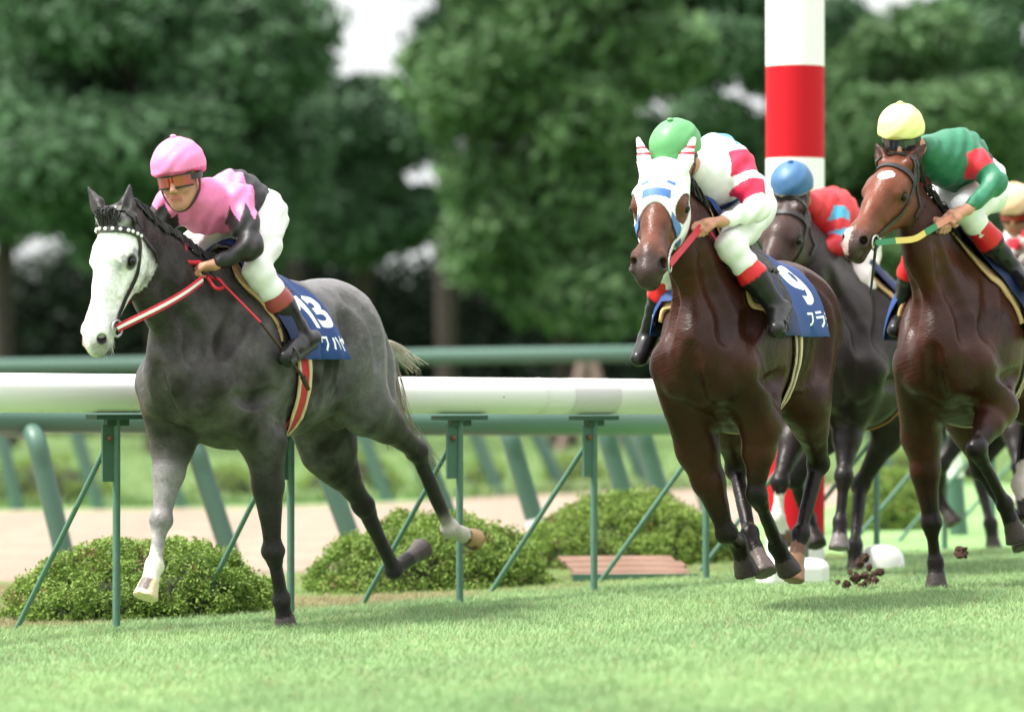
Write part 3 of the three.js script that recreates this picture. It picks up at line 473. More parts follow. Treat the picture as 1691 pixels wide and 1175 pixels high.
function headPrims(B, c) {
  const H = c.head, WS = c.hw ?? 1.07, q = (x, y, z) => add(c.poll, add(add(mul(H.h, x * H.L), mul(H.u, y * H.L)), mul(H.l, z * WS * H.L))), L = H.L, LN = H.l, cp = (a, b, ra, rb, o = {}) => B.cap(q(...a), q(...b), ra * L * WS, rb * L * WS, o);
  c.q = q;
  cp([0.04, -0.1, 0], [0.3, -0.1, 0], 0.135, 0.145, { k: 0.05, n: LN, w: 1.0 });
  cp([0.3, -0.085, 0], [0.52, -0.085, 0], 0.115, 0.085, { k: 0.05, n: LN, w: 0.95 });
  cp([0.5, -0.08, 0], [0.86, -0.095, 0], 0.085, 0.07, { k: 0.04, n: LN, w: 0.9 });
  const mz = c.mz ?? 1; cp([0.82, -0.115, 0], [0.95, -0.13, 0], 0.088 * mz, 0.078 * mz, { k: 0.04, n: LN, w: 0.92 });
  for (const s of [1, -1]) {
    cp([0.2, -0.27, s * 0.075], [0.34, -0.235, s * 0.075], 0.11, 0.095, { k: 0.04, n: LN, w: 0.55 });     // cheek
    cp([0.3, -0.27, s * 0.055], [0.72, -0.2, s * 0.035], 0.075, 0.05, { k: 0.05, n: LN, w: 0.7 });        // jaw bar
    cp([0.3, -0.135, s * 0.128], [0.56, -0.155, s * 0.083], 0.025, 0.014, { k: 0.03 });                   // cheekbone
    cp([0.25, -0.055, s * 0.115], [0.35, -0.06, s * 0.125], 0.035, 0.03, { k: 0.035 });                   // brow
    B.sph(q(0.335, -0.098, s * 0.158), 0.026 * L, { neg: true, k: 0.02 });
    cp([0.86, -0.07, s * 0.062 * mz], [0.935, -0.1, s * 0.066 * mz], 0.036, 0.042, { k: 0.022 });                    // nostril rim
    cp([0.95, -0.068, s * 0.1 * mz], [0.9, -0.085, s * 0.055 * mz], 0.03, 0.018, { neg: true, k: 0.01 });         // nostril
  }
  cp([0.93, -0.165, 0], [0.985, -0.17, 0], 0.06, 0.05, { k: 0.03, n: LN, w: 1.05 });   // upper lip
  cp([0.78, -0.215, 0], [0.93, -0.245, 0], 0.052, 0.05, { k: 0.03, n: LN, w: 1.0 });    // chin and lower lip
  cp([0.88, -0.213, -0.08], [0.99, -0.213, 0], 0.008, 0.008, { neg: true, k: 0.012 }); cp([0.88, -0.213, 0.08], [0.99, -0.213, 0], 0.008, 0.008, { neg: true, k: 0.012 });
  for (const e of c.ears) {   // ear: base on the head, tip, facing direction
    const s = e.s, b = q(0.045, 0.0, s * 0.1), tip = e.tip, d = sub(tip, b), fw = nrm(sub(e.face, mul(nrm(d), dot(e.face, nrm(d))))), m = add(add(b, mul(d, 0.45)), mul(fw, -0.008));
    const n = fw; B.cap(b, m, (e.r ?? 0.034), (e.r ?? 0.034) + 0.002, { k: 0.014, n, w: 0.75 }); B.cap(m, tip, (e.r ?? 0.034) + 0.002, 0.006, { k: 0.008, n, w: 0.7 });
    B.cap(add(add(b, mul(d, 0.25)), mul(fw, 0.03)), add(tip, add(mul(d, -0.22), mul(fw, 0.02))), 0.02, 0.012, { neg: true, k: 0.012 });
  }
}
const eyeMat = std(0.005, 0.003, 0.003, 0.12, { specularIntensity: 0.7 });
const coatBump = dataTex(256, (u, v) => { const n = 0.55 * tn(u, v, 128, 61) + 0.3 * tn(u, v, 60, 62) + 0.15 * tn(u, v, 22, 63); return [n, n, n]; }, 2.2, 2.2);
function headOf(poll, muzzle, roll = 0, upHint = [0, 1, 0]) {
  const d = sub(muzzle, poll), h = nrm(d); let l = nrm(cross(upHint, h)); let u = nrm(cross(h, l)); if (roll) { const c = Math.cos(roll), s = Math.sin(roll), l2 = add(mul(l, c), mul(u, s)); u = add(mul(u, c), mul(l, -s)); l = l2; }
  return { h, u, l, L: len(d) };
}
// local frame: x forward, y up, z right -> left is -z; cross(up, forward) = (0,1,0)x(1,0,0) = (0,0,-1): left
function makeHorse(F, c) {
  const G = F.thing('racehorse', c.label, 'horse', 'racehorses galloping past');
  const B = horseField(F, c); c.B = B;
  const hp = (p) => dot(sub(p, c.poll), c.head.h) / c.head.L, nearHead = (p) => { const d = sub(p, c.poll), x = dot(d, c.head.h), y = dot(d, c.head.u), z = dot(d, c.head.l); return x > -0.1 && x < c.head.L * 1.2 && y > -0.36 * c.head.L - 0.02 && y < 0.32 && Math.abs(z) < 0.2 && (x > -0.02 || y > -0.03) || (y > -0.02 && x > -0.3 && y < 0.35 && Math.abs(z) < 0.2); };
  const hb = [[1e9, 1e9, 1e9], [-1e9, -1e9, -1e9]]; for (const x of [-0.32, c.head.L * 1.22]) for (const y of [-0.28, 0.36]) for (const z of [-0.21, 0.21]) { const p = add(c.poll, add(add(mul(c.head.h, x), mul(c.head.u, y)), mul(c.head.l, z))); for (let i = 0; i < 3; i++) { hb[0][i] = Math.min(hb[0][i], p[i]); hb[1][i] = Math.max(hb[1][i], p[i]); } }
  const body = polygonize(B, c.cell ?? 0.012, c.col, { keep: (p) => !nearHead(p) }), head = polygonize(B, c.hcell ?? 0.006, c.col, { box: hb, keep: nearHead });
  const mat = vmat(c.rough ?? 0.5, { bumpMap: coatBump, bumpScale: 0.002, specularIntensity: c.spec ?? 0.45 });
  part('body', join([body, head]), mat, G);
  for (const s of [1, -1]) part('eye', ball(c.q(0.335, -0.1, s * 0.15 / 1.0), 0.031 * c.head.L), eyeMat, G);
  return G;
}
function strands(list, r, mat, name, G) { part(name, list.map((p) => new THREE.TubeGeometry(new THREE.CatmullRomCurve3(p.map(V3), false, 'centripetal'), Math.max(5, p.length * 3), r * rr(0.7, 1.3), 4)), mat, G); }
function hairTail(root, pts, n, spread, r, mat, G) {
  const L = []; for (let i = 0; i < n; i++) { const j = [rr(-1, 1), rr(-1, 1), rr(-1, 1)], e = rr(0.6, 1.05); L.push([add(root, mul(j, 0.02)), ...pts.slice(0, Math.max(2, Math.ceil(pts.length * e))).map((p, k) => add(p, add(mul(j, spread * (k + 1) / pts.length), mul([rr(-1, 1), rr(-1, 1), rr(-1, 1)], spread * 0.25))))]); }
  strands(L, r, mat, 'tail', G);
}
function mane(B, poll, wither, n, side, length, mat, G, lift = 0) {
  const L = []; for (let i = 0; i < n; i++) {
    const u = rr(-0.02, 0.95), p0 = mix3(poll, wither, u), root = B.snap(add(p0, [0, 0.1, 0]), -0.004), sd = side * rr(0.5, 1), l = length * rr(0.6, 1.15) * (1 - 0.4 * Math.abs(u - 0.5));
    const q1 = add(root, [-0.03 * rr(0, 1.5) - lift * 0.5, 0.02 + lift * rr(0.2, 1), sd * l * 0.35]), q2 = B.snap(add(root, [-0.07 * rr(0.5, 1.5), -l * 0.6, sd * l * 0.6]), 0.008);
    L.push([root, q1, q2]); }
  strands(L, 0.0032, mat, 'mane', G);
}
const HAIR_DARK = std(0.018, 0.017, 0.018, 0.55), HAIR_PALE = std(0.5, 0.45, 0.38, 0.6), HAIR_BLACK = std(0.008, 0.006, 0.005, 0.5), HAIR_BROWN = std(0.03, 0.015, 0.01, 0.55);

// cloth draped over the back: s0 front, s1 rear, angle a1 down each side; cast in from outside to the coat plus off
function castOut(B, F, c, s, ang, off) {
  const o = F.W(s, 1.22 + c.dy, 0), d = [0, Math.cos(ang), -Math.sin(ang)];
  let r = 0.75, f = 1; for (let i = 0; i < 60; i++) { const p = add(o, mul(d, r)); f = B.at(p) - off; if (f < 4e-4) break; r -= Math.max(0.0008, f * 0.75); if (r < 0.12) break; }
  return [add(o, mul(d, r)), d];
}
function drape(B, F, c, o) {
  const nu = o.nu ?? 26, nv = o.nv ?? 44, pos = [], uv = [], idx = [], th = o.th ?? 0.008;
  const P = [];
  for (let j = 0; j <= nv; j++) for (let i = 0; i <= nu; i++) {
    const v = mix(-1, 1, j / nv), u = i / nu, av = Math.abs(v), a = v * o.ang * (1 + (o.skew ?? 0) * (u - 0.5)), fr = o.front ? o.front(av) : 0, re = o.rear ? o.rear(av) : 0, s = mix(o.s0 + fr, o.s1 + re, u);
    const wave = (o.flare ?? 0) * av ** 3 * (0.5 + 0.5 * Math.sin(u * 9 + (v > 0 ? 0 : 2))) + (o.roll ? o.roll * Math.exp(-(((u - 0.09) / 0.1) ** 2)) : 0) + 0.006 * Math.sin(u * 23 + av * 9);
    const [p, d] = castOut(B, F, c, s, a, o.off + wave); P.push([p, d]);
    uv.push(v > 0 ? u : 1 - u, 1 - av);
  }
  const N = P.length; for (const k of [0, 1]) for (const [p, d] of P) pos.push(...add(p, mul(d, k ? 0 : th)));
  const w = nu + 1, id = (i, j, k) => k * N + j * w + i;
  for (let j = 0; j < nv; j++) for (let i = 0; i < nu; i++) { const a = id(i, j, 0), b = id(i + 1, j, 0), cc = id(i, j + 1, 0), d = id(i + 1, j + 1, 0); idx.push(a, b, d, a, d, cc); const A = a + N, Bq = b + N, C = cc + N, D = d + N; idx.push(A, D, Bq, A, C, D); }
  for (let j = 0; j < nv; j++) for (const i of [0, nu]) { const a = id(i, j, 0), b = id(i, j + 1, 0); i ? idx.push(a, a + N, b + N, a, b + N, b) : idx.push(a, b, b + N, a, b + N, a + N); }
  for (let i = 0; i < nu; i++) for (const j of [0, nv]) { const a = id(i, j, 0), b = id(i + 1, j, 0); j ? idx.push(a, b, b + N, a, b + N, a + N) : idx.push(a, b + N, b, a, a + N, b + N); }
  const g = new THREE.BufferGeometry(); g.setAttribute('position', new THREE.Float32BufferAttribute(pos, 3)); g.setAttribute('uv', new THREE.Float32BufferAttribute([...uv, ...uv], 2)); g.setIndex(idx); g.computeVertexNormals(); return g;
}
// katakana as strokes on a 0..1 square (y down)
const KANA = {
  ビ: [[[0.2, 0.12], [0.2, 0.85], [0.8, 0.85]], [[0.2, 0.45], [0.62, 0.36]], [[0.72, 0.05], [0.79, 0.2]], [[0.87, 0.0], [0.94, 0.15]]],
  ワ: [[[0.15, 0.42], [0.15, 0.14], [0.87, 0.14], [0.8, 0.5], [0.4, 0.92]]],
  ハ: [[[0.35, 0.2], [0.3, 0.5], [0.1, 0.88]], [[0.6, 0.18], [0.78, 0.5], [0.92, 0.86]]],
  ヤ: [[[0.05, 0.4], [0.92, 0.22], [0.66, 0.52]], [[0.28, 0.08], [0.52, 0.94]]],
  ヒ: [[[0.2, 0.1], [0.2, 0.86], [0.85, 0.86]], [[0.2, 0.46], [0.78, 0.34]]],
  デ: [[[0.12, 0.16], [0.65, 0.16]], [[0.05, 0.42], [0.92, 0.42]], [[0.5, 0.42], [0.45, 0.7], [0.2, 0.92]], [[0.74, 0.06], [0.8, 0.2]], [[0.88, 0.02], [0.94, 0.16]]],
  フ: [[[0.12, 0.16], [0.86, 0.16], [0.76, 0.55], [0.3, 0.92]]],
  ラ: [[[0.2, 0.12], [0.8, 0.12]], [[0.1, 0.4], [0.87, 0.4], [0.76, 0.7], [0.35, 0.94]]],
  シ: [[[0.14, 0.16], [0.34, 0.26]], [[0.08, 0.42], [0.28, 0.52]], [[0.16, 0.9], [0.6, 0.72], [0.9, 0.24]]],
};
function clothTex(number, kana, o = {}) {
  const W = 512, H = 512, cv = document.createElement('canvas'); cv.width = W; cv.height = H; const g = cv.getContext('2d');
  g.fillStyle = '#1c3f7c'; g.fillRect(0, 0, W, H);
  g.fillStyle = '#13224d'; g.fillRect(0, 0, W * 0.3, H); 
  for (let i = 0; i < 5000; i++) { const k = Math.floor(hash3(i, 3, 9) * 40); g.fillStyle = `rgba(${20 + k},${50 + k},${110 + k},0.12)`; g.fillRect(hash3(i, 1, 1) * W, hash3(i, 2, 2) * H, 3, 2); }
  g.strokeStyle = '#f4f4f4'; g.fillStyle = '#f4f4f4'; g.lineCap = 'butt'; g.lineJoin = 'miter';
  if (number) { g.save(); g.translate(W * (o.nx ?? 0.7), H * (o.ny ?? 0.6)); g.scale(o.nsx ?? 0.85, 1); g.font = `bold ${o.ns ?? 230}px sans-serif`; g.textAlign = 'center'; g.textBaseline = 'middle'; g.lineWidth = 10; g.fillText(number, 0, 0); g.strokeText(number, 0, 0); g.restore(); }
  let x = W * (o.kx ?? 0.42); const s = o.ks ?? 62; g.lineWidth = o.kw ?? 11;
  for (const ch of kana || '') { for (const st of KANA[ch]) { g.beginPath(); st.forEach(([a, b], i) => i ? g.lineTo(x + a * s, H * (o.ky ?? 0.82) + b * s * 1.25) : g.moveTo(x + a * s, H * (o.ky ?? 0.82) + b * s * 1.25)); g.stroke(); } x += s * 1.12; }
  const t = new THREE.CanvasTexture(cv); t.colorSpace = THREE.SRGBColorSpace; t.anisotropy = 4; return t;
}
const M_NAVY = std(0.012, 0.025, 0.11, 0.7), M_TAN = std(0.55, 0.36, 0.17, 0.7), M_LEATHER = std(0.014, 0.011, 0.01, 0.35), M_STRAPBR = std(0.05, 0.02, 0.012, 0.45), M_RED = std(0.5, 0.012, 0.03, 0.5), M_CREAM = std(0.62, 0.5, 0.32, 0.8), M_BLACK = std(0.01, 0.01, 0.011, 0.4);
function makeSaddle(F, c, o) {   // cloth, pad, leather seat, girth
  const G0 = F.thing('saddle_cloth', o.clothLabel, 'saddle cloth', 'blue racing saddle cloths'), B = c.B, B2 = c.B;
  const tex = clothTex(o.number, o.kana, o.tex);
  part('cloth', drape(B, F, c, { s0: o.s0, s1: o.s1, ang: o.ang, off: 0.018, th: 0.007, flare: o.flare ?? 0.015, roll: o.roll ?? 0.045, front: o.front, rear: o.rear, skew: o.skew }), new THREE.MeshPhysicalMaterial({ map: tex, roughness: 0.62, sheen: 0.3 }), G0);
  const S = F.thing('saddle', o.saddleLabel, 'saddle', 'racing saddles');
  part('pad', drape(B, F, c, { s0: o.s0 + 0.016, s1: o.s0 - 0.12, ang: o.ang * 0.84, off: 0.006, th: 0.014, nu: 8, front: o.front }), M_TAN, S);
  part('seat', drape(B, F, c, { s0: o.s0 - 0.09, s1: o.s0 - 0.33, ang: 0.62, off: 0.036, th: 0.016, nu: 16, nv: 24 }), M_LEATHER, S);
  part('flap', drape(B, F, c, { s0: o.s0 - 0.1, s1: o.s0 - 0.3, ang: o.ang * 0.9, off: 0.029, th: 0.006, nu: 10, nv: 40 }), M_LEATHER, S);
  const gp = []; for (let i = 0; i <= 16; i++) { const a = mix(1.2, 2 * Math.PI - 1.2, i / 16); gp.push(castOut(B, F, c, o.gs + (o.gskew ?? 0) * Math.cos(a), a, 0.01)[0]); }
  part('girth', strap(B, gp, 0.1, 0.007, { n: 60, off: 0.01 }), o.girth[0], S);
  for (const e of [-1, 1]) { part('girth_edge', strap(B, gp.map((p) => add(p, [e * 0.047, 0, 0])), 0.022, 0.007, { n: 60, off: 0.014 }), o.girth[1], S); }
  return [G0, S];
}
function stirrup(S, foot, F) { const r = new THREE.TorusGeometry(0.05, 0.005, 8, 20, Math.PI * 1.1); r.rotateZ(-0.05 * Math.PI); r.rotateY(Math.PI / 2); r.translate(...add(foot, [-0.035, 0.0, 0])); part('stirrup', r, M_LEATHER, S); }
function makeBridle(F, c, o) {
  const G = F.thing('bridle', o.label, 'bridle', 'bridles with reins'), B = c.B, q = c.q, m = o.mat ?? M_LEATHER;
  const sides = [1, -1];
  if (o.brow !== false) part('browband', strap(B, [q(0.12, -0.15, 0.17), q(0.13, -0.02, 0.13), q(0.15, 0.05, 0), q(0.13, -0.02, -0.13), q(0.12, -0.15, -0.17)], 0.03, 0.006, { n: 40 }), o.brow ?? m, G);
  if (o.beads) for (let i = 0; i <= 26; i++) { const u = i / 26, P = spline([q(0.12, -0.15, 0.17), q(0.13, -0.02, 0.13), q(0.15, 0.05, 0), q(0.13, -0.02, -0.13), q(0.12, -0.15, -0.17)], 60); if (i % 2) { const p = B.snap(P[Math.round(u * 60)], 0.012); part('bead', ball(p, 0.0085), M_WHITE, G); } }
  for (const s of sides) {
    part('cheekpiece', strap(B, [q(0.02, 0.02, s * 0.1), q(0.16, -0.14, s * 0.2), q(0.45, -0.22, s * 0.14), q(0.8, -0.19, s * 0.1)], 0.02, 0.005, { n: 40 }), m, G);
    if (o.brow !== false) part('throat_lash', strap(B, [q(0.05, -0.02, s * 0.14), q(0.13, -0.25, s * 0.15), q(0.2, -0.42, s * 0.02)], 0.016, 0.005, { n: 24 }), m, G);
    const r = new THREE.TorusGeometry(0.036, 0.0055, 10, 28), bp = add(B.snap(q(0.82, -0.2, s * 0.13), 0.01), mul(c.head.l, s * 0.006)); r.applyQuaternion(new THREE.Quaternion().setFromUnitVectors(new THREE.Vector3(0, 0, 1), V3(mul(c.head.l, s)))); r.translate(...bp); part('bit_ring', r, M_STEEL, G);
    part('bit', rod(bp, q(0.82, -0.19, 0), 0.008), M_STEEL, G);
    c['bit' + (s > 0 ? 'L' : 'R')] = bp;
  }
  if (o.noseband) { part('noseband', strap(B, [0, 1, 2, 3, 4, 5, 6, 7].map((i) => { const a = i / 8 * 2 * Math.PI; return q(0.62, -0.12 + 0.15 * Math.cos(a), 0.12 * Math.sin(a)); }), 0.024, 0.006, { n: 50, closed: true }), m, G); }
  if (o.brow !== false) part('headpiece', strap(B, [q(0.06, -0.16, 0.17), q(0.0, 0.0, 0.1), q(-0.02, 0.04, 0), q(0.0, 0.0, -0.1), q(0.06, -0.16, -0.17)], 0.026, 0.006, { n: 30 }), m, G);
  return G;
}
// a flat rein through free points
function ribbon(pts, w, th, up, n = 30) {
  const P = spline(pts, n), pos = [], idx = [], uv = []; let L = 0;
  for (let i = 0; i <= n; i++) { const t = nrm(sub(P[Math.min(n, i + 1)], P[Math.max(0, i - 1)])), s = nrm(sub(up, mul(t, dot(up, t)))), k = nrm(cross(t, s)); if (i) L += len(sub(P[i], P[i - 1]));
    for (const [a, b] of [[-1, -1], [1, -1], [1, 1], [-1, 1]]) { pos.push(...add(P[i], add(mul(s, a * w / 2), mul(k, b * th / 2)))); uv.push(L, (a + 1) / 2); }
    if (i) for (let e = 0; e < 4; e++) { const A = (i - 1) * 4 + e, Bq = (i - 1) * 4 + (e + 1) % 4, C = i * 4 + e, D = i * 4 + (e + 1) % 4; idx.push(A, D, Bq, A, C, D); } }
  idx.push(0, 1, 2, 0, 2, 3); const e = n * 4; idx.push(e, e + 2, e + 1, e, e + 3, e + 2);
  const g = new THREE.BufferGeometry(); g.setAttribute('position', new THREE.Float32BufferAttribute(pos, 3)); g.setAttribute('uv', new THREE.Float32BufferAttribute(uv, 2)); g.setIndex(idx); const o = g.toNonIndexed(); o.computeVertexNormals(); return o;
}
// ---------------------------------------------------------------- jockeys
function wrinkle(amp, f, dir) { return (x, y, z) => amp * (Math.sin((x * dir[0] + y * dir[1] + z * dir[2]) * f + 5 * fbm(x * 9, y * 9, z * 9, 2)) * (0.3 + fbm(x * 6 + 3, y * 6, z * 6, 2)) + 1.6 * (fbm(x * 22, y * 22, z * 22, 2) - 0.5)); }
function fist(B, wr, kn, palm, fwd) {   // wrist, knuckle centre, palm normal (towards the palm), thumb side
  const u = nrm(sub(kn, wr)), n = nrm(sub(palm, mul(u, dot(palm, u)))), v = nrm(cross(u, n)), sd = dot(v, fwd) > 0 ? 1 : -1;
  B.cap(wr, add(kn, mul(u, -0.03)), 0.026, 0.03, { k: 0.02, n, w: 0.8 });
  B.cap(add(kn, mul(v, 0.026)), add(kn, mul(v, -0.026)), 0.017, 0.016, { k: 0.02 });
  [[0.031, 0.9], [0.01, 1], [-0.011, 0.95], [-0.031, 0.8]].forEach(([o, L]) => { const a = add(kn, mul(v, o * sd)), b = add(add(a, mul(u, 0.033 * L)), mul(n, 0.012)), c = add(add(b, mul(n, 0.03 * L)), mul(u, -0.008)), e = add(add(c, mul(u, -0.026 * L)), mul(n, 0.002)); B.cap(a, b, 0.0105, 0.0098, { k: 0.006 }); B.cap(b, c, 0.0098, 0.009, { k: 0.004 }); B.cap(c, e, 0.009, 0.008, { k: 0.004 }); });
  const t0 = add(add(wr, mul(u, 0.028)), mul(v, 0.026 * sd)), t1 = add(add(t0, mul(u, 0.03)), add(mul(v, 0.016 * sd), mul(n, 0.018))), t2 = add(add(t1, mul(u, 0.024)), mul(n, 0.018));
  B.cap(t0, t1, 0.014, 0.0115, { k: 0.012 }); B.cap(t1, t2, 0.0115, 0.0095, { k: 0.004 });
}
const SKIN = [0.5, 0.25, 0.165];
function makeJockey(F, J) {
  const G = F.thing('jockey', J.label, 'person', 'jockeys'), H = J.head, c = H.c, fw = nrm(H.fwd), lf = nrm(cross(H.up, fw)), up = nrm(cross(fw, lf));
  const q = (x, y, z) => add(c, mul(add(add(mul(fw, x), mul(up, y)), mul(lf, z)), J.hs ?? 1));
  const b = J.j, mid = (a, d, t) => mix3(a, d, t);
  // the body: one continuous surface
  const B = new Field();
  const K = J.hs ?? 1, hs_ = (p, r, o) => B.sph(p, r * K, o), hc_ = (a, d, r0, r1, o) => B.cap(a, d, r0 * K, r1 * K, o);
  hs_(q(-0.015, 0.045, 0), 0.092, { n: lf, w: 0.86, k: 0.03 }); hc_(q(0.022, 0.03, 0), q(0.03, -0.045, 0), 0.068, 0.054, { n: lf, w: 0.93, k: 0.03 });
  hc_(q(0.055, -0.095, 0), q(0.045, -0.075, 0), 0.03, 0.036, { k: 0.025 });
  for (const s of [1, -1]) { hc_(q(0.0, -0.05, s * 0.048), q(0.045, -0.09, s * 0.02), 0.026, 0.02, { k: 0.03 }); hs_(q(0.062, -0.028, s * 0.036), 0.024, { k: 0.02 }); hc_(q(0.08, 0.022, s * 0.014), q(0.066, 0.022, s * 0.046), 0.0105, 0.01, { k: 0.014 }); hs_(q(0.078, 0.002, s * 0.032), 0.012, { neg: true, k: 0.014 }); hc_(q(-0.02, 0.015, s * 0.082), q(-0.022, -0.03, s * 0.078), 0.017, 0.012, { n: lf, w: 0.45, k: 0.006 }); hs_(q(0.094, -0.038, s * 0.011), 0.009, { k: 0.008 }); }
  hc_(q(0.084, 0.008, 0), q(0.105, -0.03, 0), 0.009, 0.0125, { k: 0.012 });
  hc_(q(0.082, -0.066, 0.019), q(0.082, -0.066, -0.019), 0.0085, 0.0085, { k: 0.008 }); hc_(q(0.077, -0.08, 0.016), q(0.077, -0.08, -0.016), 0.0095, 0.0095, { k: 0.008 });
  hc_(q(0.097, -0.073, 0.024), q(0.097, -0.073, -0.024), 0.0035, 0.0035, { neg: true, k: 0.006 });
  B.cap(b.neck, q(-0.03, -0.03, 0), 0.056, 0.052, { k: 0.03 });
  B.cap(b.chest, b.pelvis, 0.105, 0.11, { k: 0.06 }); B.cap(b.shL, b.shR, 0.05, 0.05, { k: 0.06 }); B.cap(b.neck, b.chest, 0.052, 0.085, { k: 0.03 });
  for (const s of ['L', 'R']) { B.chain([b['sh' + s], b['el' + s], b['wr' + s]], [0.044, 0.035, 0.024], { k: 0.02 }); B.chain([b['hip' + s], b['kn' + s], b['an' + s]], [0.075, 0.048, 0.034], { k: 0.03 }); B.cap(b['an' + s], b['to' + s], 0.032, 0.026, { k: 0.02 }); fist(B, b['wr' + s], b['ha' + s], J.palm[s], J.thumb ?? [0.3, 1, 0]); }
  const skin = (p) => { const d = sub(p, c), y = dot(d, up), x = dot(d, fw), z = dot(d, lf); let k = mul(SKIN, 0.92 + 0.16 * fbm(p[0] * 40, p[1] * 40, p[2] * 40)); if (Math.abs(z) < 0.03 && y < -0.06 && y > -0.09 && x > 0.074) k = mix3(k, [0.42, 0.12, 0.1], 0.7); return k; };
  const R = 0.19, hb = [[c[0] - R, c[1] - R, c[2] - R], [c[0] + R, c[1] + R, c[2] + R]], boxes = [hb, ...['L', 'R'].map((s) => { const m = mid(b['wr' + s], b['ha' + s], 0.6); return [[m[0] - 0.11, m[1] - 0.11, m[2] - 0.11], [m[0] + 0.11, m[1] + 0.11, m[2] + 0.11]]; })];
  const inB = (p, x) => p[0] > x[0][0] + 0.005 && p[0] < x[1][0] - 0.005 && p[1] > x[0][1] + 0.005 && p[1] < x[1][1] - 0.005 && p[2] > x[0][2] + 0.005 && p[2] < x[1][2] - 0.005;
  const gs = [polygonize(B, 0.015, skin, { keep: (p) => !boxes.some((x) => inB(p, x)) })];
  boxes.forEach((x, i) => gs.push(polygonize(B, J.fine ?? 0.0045, skin, { box: x, keep: (p) => inB(p, x) && !boxes.slice(0, i).some((y) => inB(p, y)) })));
  part('body', join(gs), vmat(0.55, { specularIntensity: 0.5 }), G);
  const seg = (p, a, d) => { const e = sub(d, a); return dot(sub(p, a), e) / dot(e, e); };
  const segD = (p, a, d) => { const h = clamp(seg(p, a, d), 0, 1); return len(sub(p, mix3(a, d, h))); };
  // shirt
  const bd = nrm(sub(b.pelvis, b.chest)), S = new Field(), wN = nrm(sub(b.shL, b.shR));
  S.cap(b.chest, mid(b.chest, b.pelvis, 0.85), 0.112, 0.12, { n: wN, w: 1.22, k: 0.06 }); S.cap(add(b.shL, mul(wN, -0.03)), add(b.shR, mul(wN, 0.03)), 0.075, 0.075, { k: 0.08 }); S.cap(add(b.neck, mul(nrm(sub(q(-0.03, -0.06, 0), b.neck)), 0.015)), b.chest, 0.076, 0.12, { k: 0.06 });
  if (J.back) S.sph(J.back, 0.12, { k: 0.1 });
  for (const s of ['L', 'R']) { const a = b['sh' + s], e = b['el' + s], w = b['wr' + s]; S.cap(a, mid(a, e, 0.5), 0.066, 0.064, { k: 0.05 }); S.cap(mid(a, e, 0.5), e, 0.064, 0.054, { k: 0.04 }); S.cap(e, mid(e, w, 0.86), 0.056, 0.033, { k: 0.03 }); }
  S.clip(add(b.pelvis, mul(bd, -0.03)), bd);
  S.fold = wrinkle(0.0046, 95, [0.6, 0.5, 0.62]);
  const sleeve = (p, f) => { for (const s of ['L', 'R']) { const a = b['sh' + s], e = b['el' + s], w = b['wr' + s]; const du = segD(p, a, e), df = segD(p, e, w), dt = segD(p, b.chest, b.pelvis) - 0.07; if (Math.min(du, df) < 0.098 && Math.min(du, df) < dt + (J.arm ?? 0.08)) { return f(s, df < du ? 1 + seg(p, e, w) : clamp(seg(p, a, e), -1, 1)); } } return null; };
  const shirtC = (p) => { const s = sleeve(p, (s, h) => J.sleeve(s, h, p)); return s || J.torso(clamp(seg(p, b.chest, b.pelvis), -1, 2), p); };
  part('shirt', polygonize(S, J.cell ?? 0.0065, shirtC), vmat(J.shirtRough ?? 0.5, { sheen: 0.3, side: THREE.DoubleSide }), G);
  // breeches
  const T = new Field();
  T.cap(b.pelvis, mid(b.pelvis, b.chest, 0.34), 0.118, 0.105, { n: wN, w: 1.25, k: 0.06 });
  for (const s of ['L', 'R']) { const h = b['hip' + s], k = b['kn' + s], a = b['an' + s]; T.cap(h, mid(h, k, 0.5), 0.108, 0.088, { k: 0.07 }); T.cap(mid(h, k, 0.5), k, 0.088, 0.064, { k: 0.04 }); T.cap(k, mid(k, a, J.cuff ?? 0.3), 0.07, 0.063, { k: 0.02 }); }
  T.fold = wrinkle(0.004, 80, [0.3, 0.8, 0.5]);
  part('breeches', polygonize(T, (J.cell ?? 0.0065) * 1.3, (p) => mul(J.breech ?? [0.78, 0.77, 0.76], 0.97 + 0.05 * noise(p[0] * 60, p[1] * 60, p[2] * 60))), vmat(0.6, { sheen: 0.3 }), G);
  for (const s of ['L', 'R']) {
    const k = b['kn' + s], a = b['an' + s], t = b['to' + s], hl = add(a, add(mul(nrm(sub(a, t)), 0.05), mul(nrm(sub(a, k)), 0.04)));
    const L = new Field(); L.cap(mid(k, a, 0.24), mid(k, a, 0.5), 0.06, 0.064, { k: 0.02 }); L.cap(mid(k, a, 0.5), a, 0.064, 0.046, { k: 0.03 }); L.cap(a, hl, 0.044, 0.04, { k: 0.02 }); L.cap(hl, t, 0.04, 0.034, { k: 0.03 }); L.cap(mid(a, t, 0.3), t, 0.042, 0.034, { k: 0.02 });
    const dn = nrm(cross(cross(sub(t, hl), sub(a, k)), sub(t, hl))); const sole = dot(dn, sub(a, k)) > 0 ? dn : mul(dn, -1);
    L.clip(add(hl, mul(sole, 0.026)), sole); L.fold = wrinkle(0.0022, 70, nrm(sub(a, k)));
    const top_ = J.bootTop ?? [0.3, 0.06, 0.05], g = polygonize(L, (J.cell ?? 0.0065) * 1.2, (p) => seg(p, k, a) < (J.topEnd ?? 0.52) ? top_ : [0.012, 0.011, 0.012]);
    part('boot', g, vmat(0.3, { specularIntensity: 0.7 }), G);
    const lo = mul(sole, 0.03); part('boot_sole', rod(add(hl, lo), add(t, lo), 0.02, 0.024), M_BLACK, G);
  }
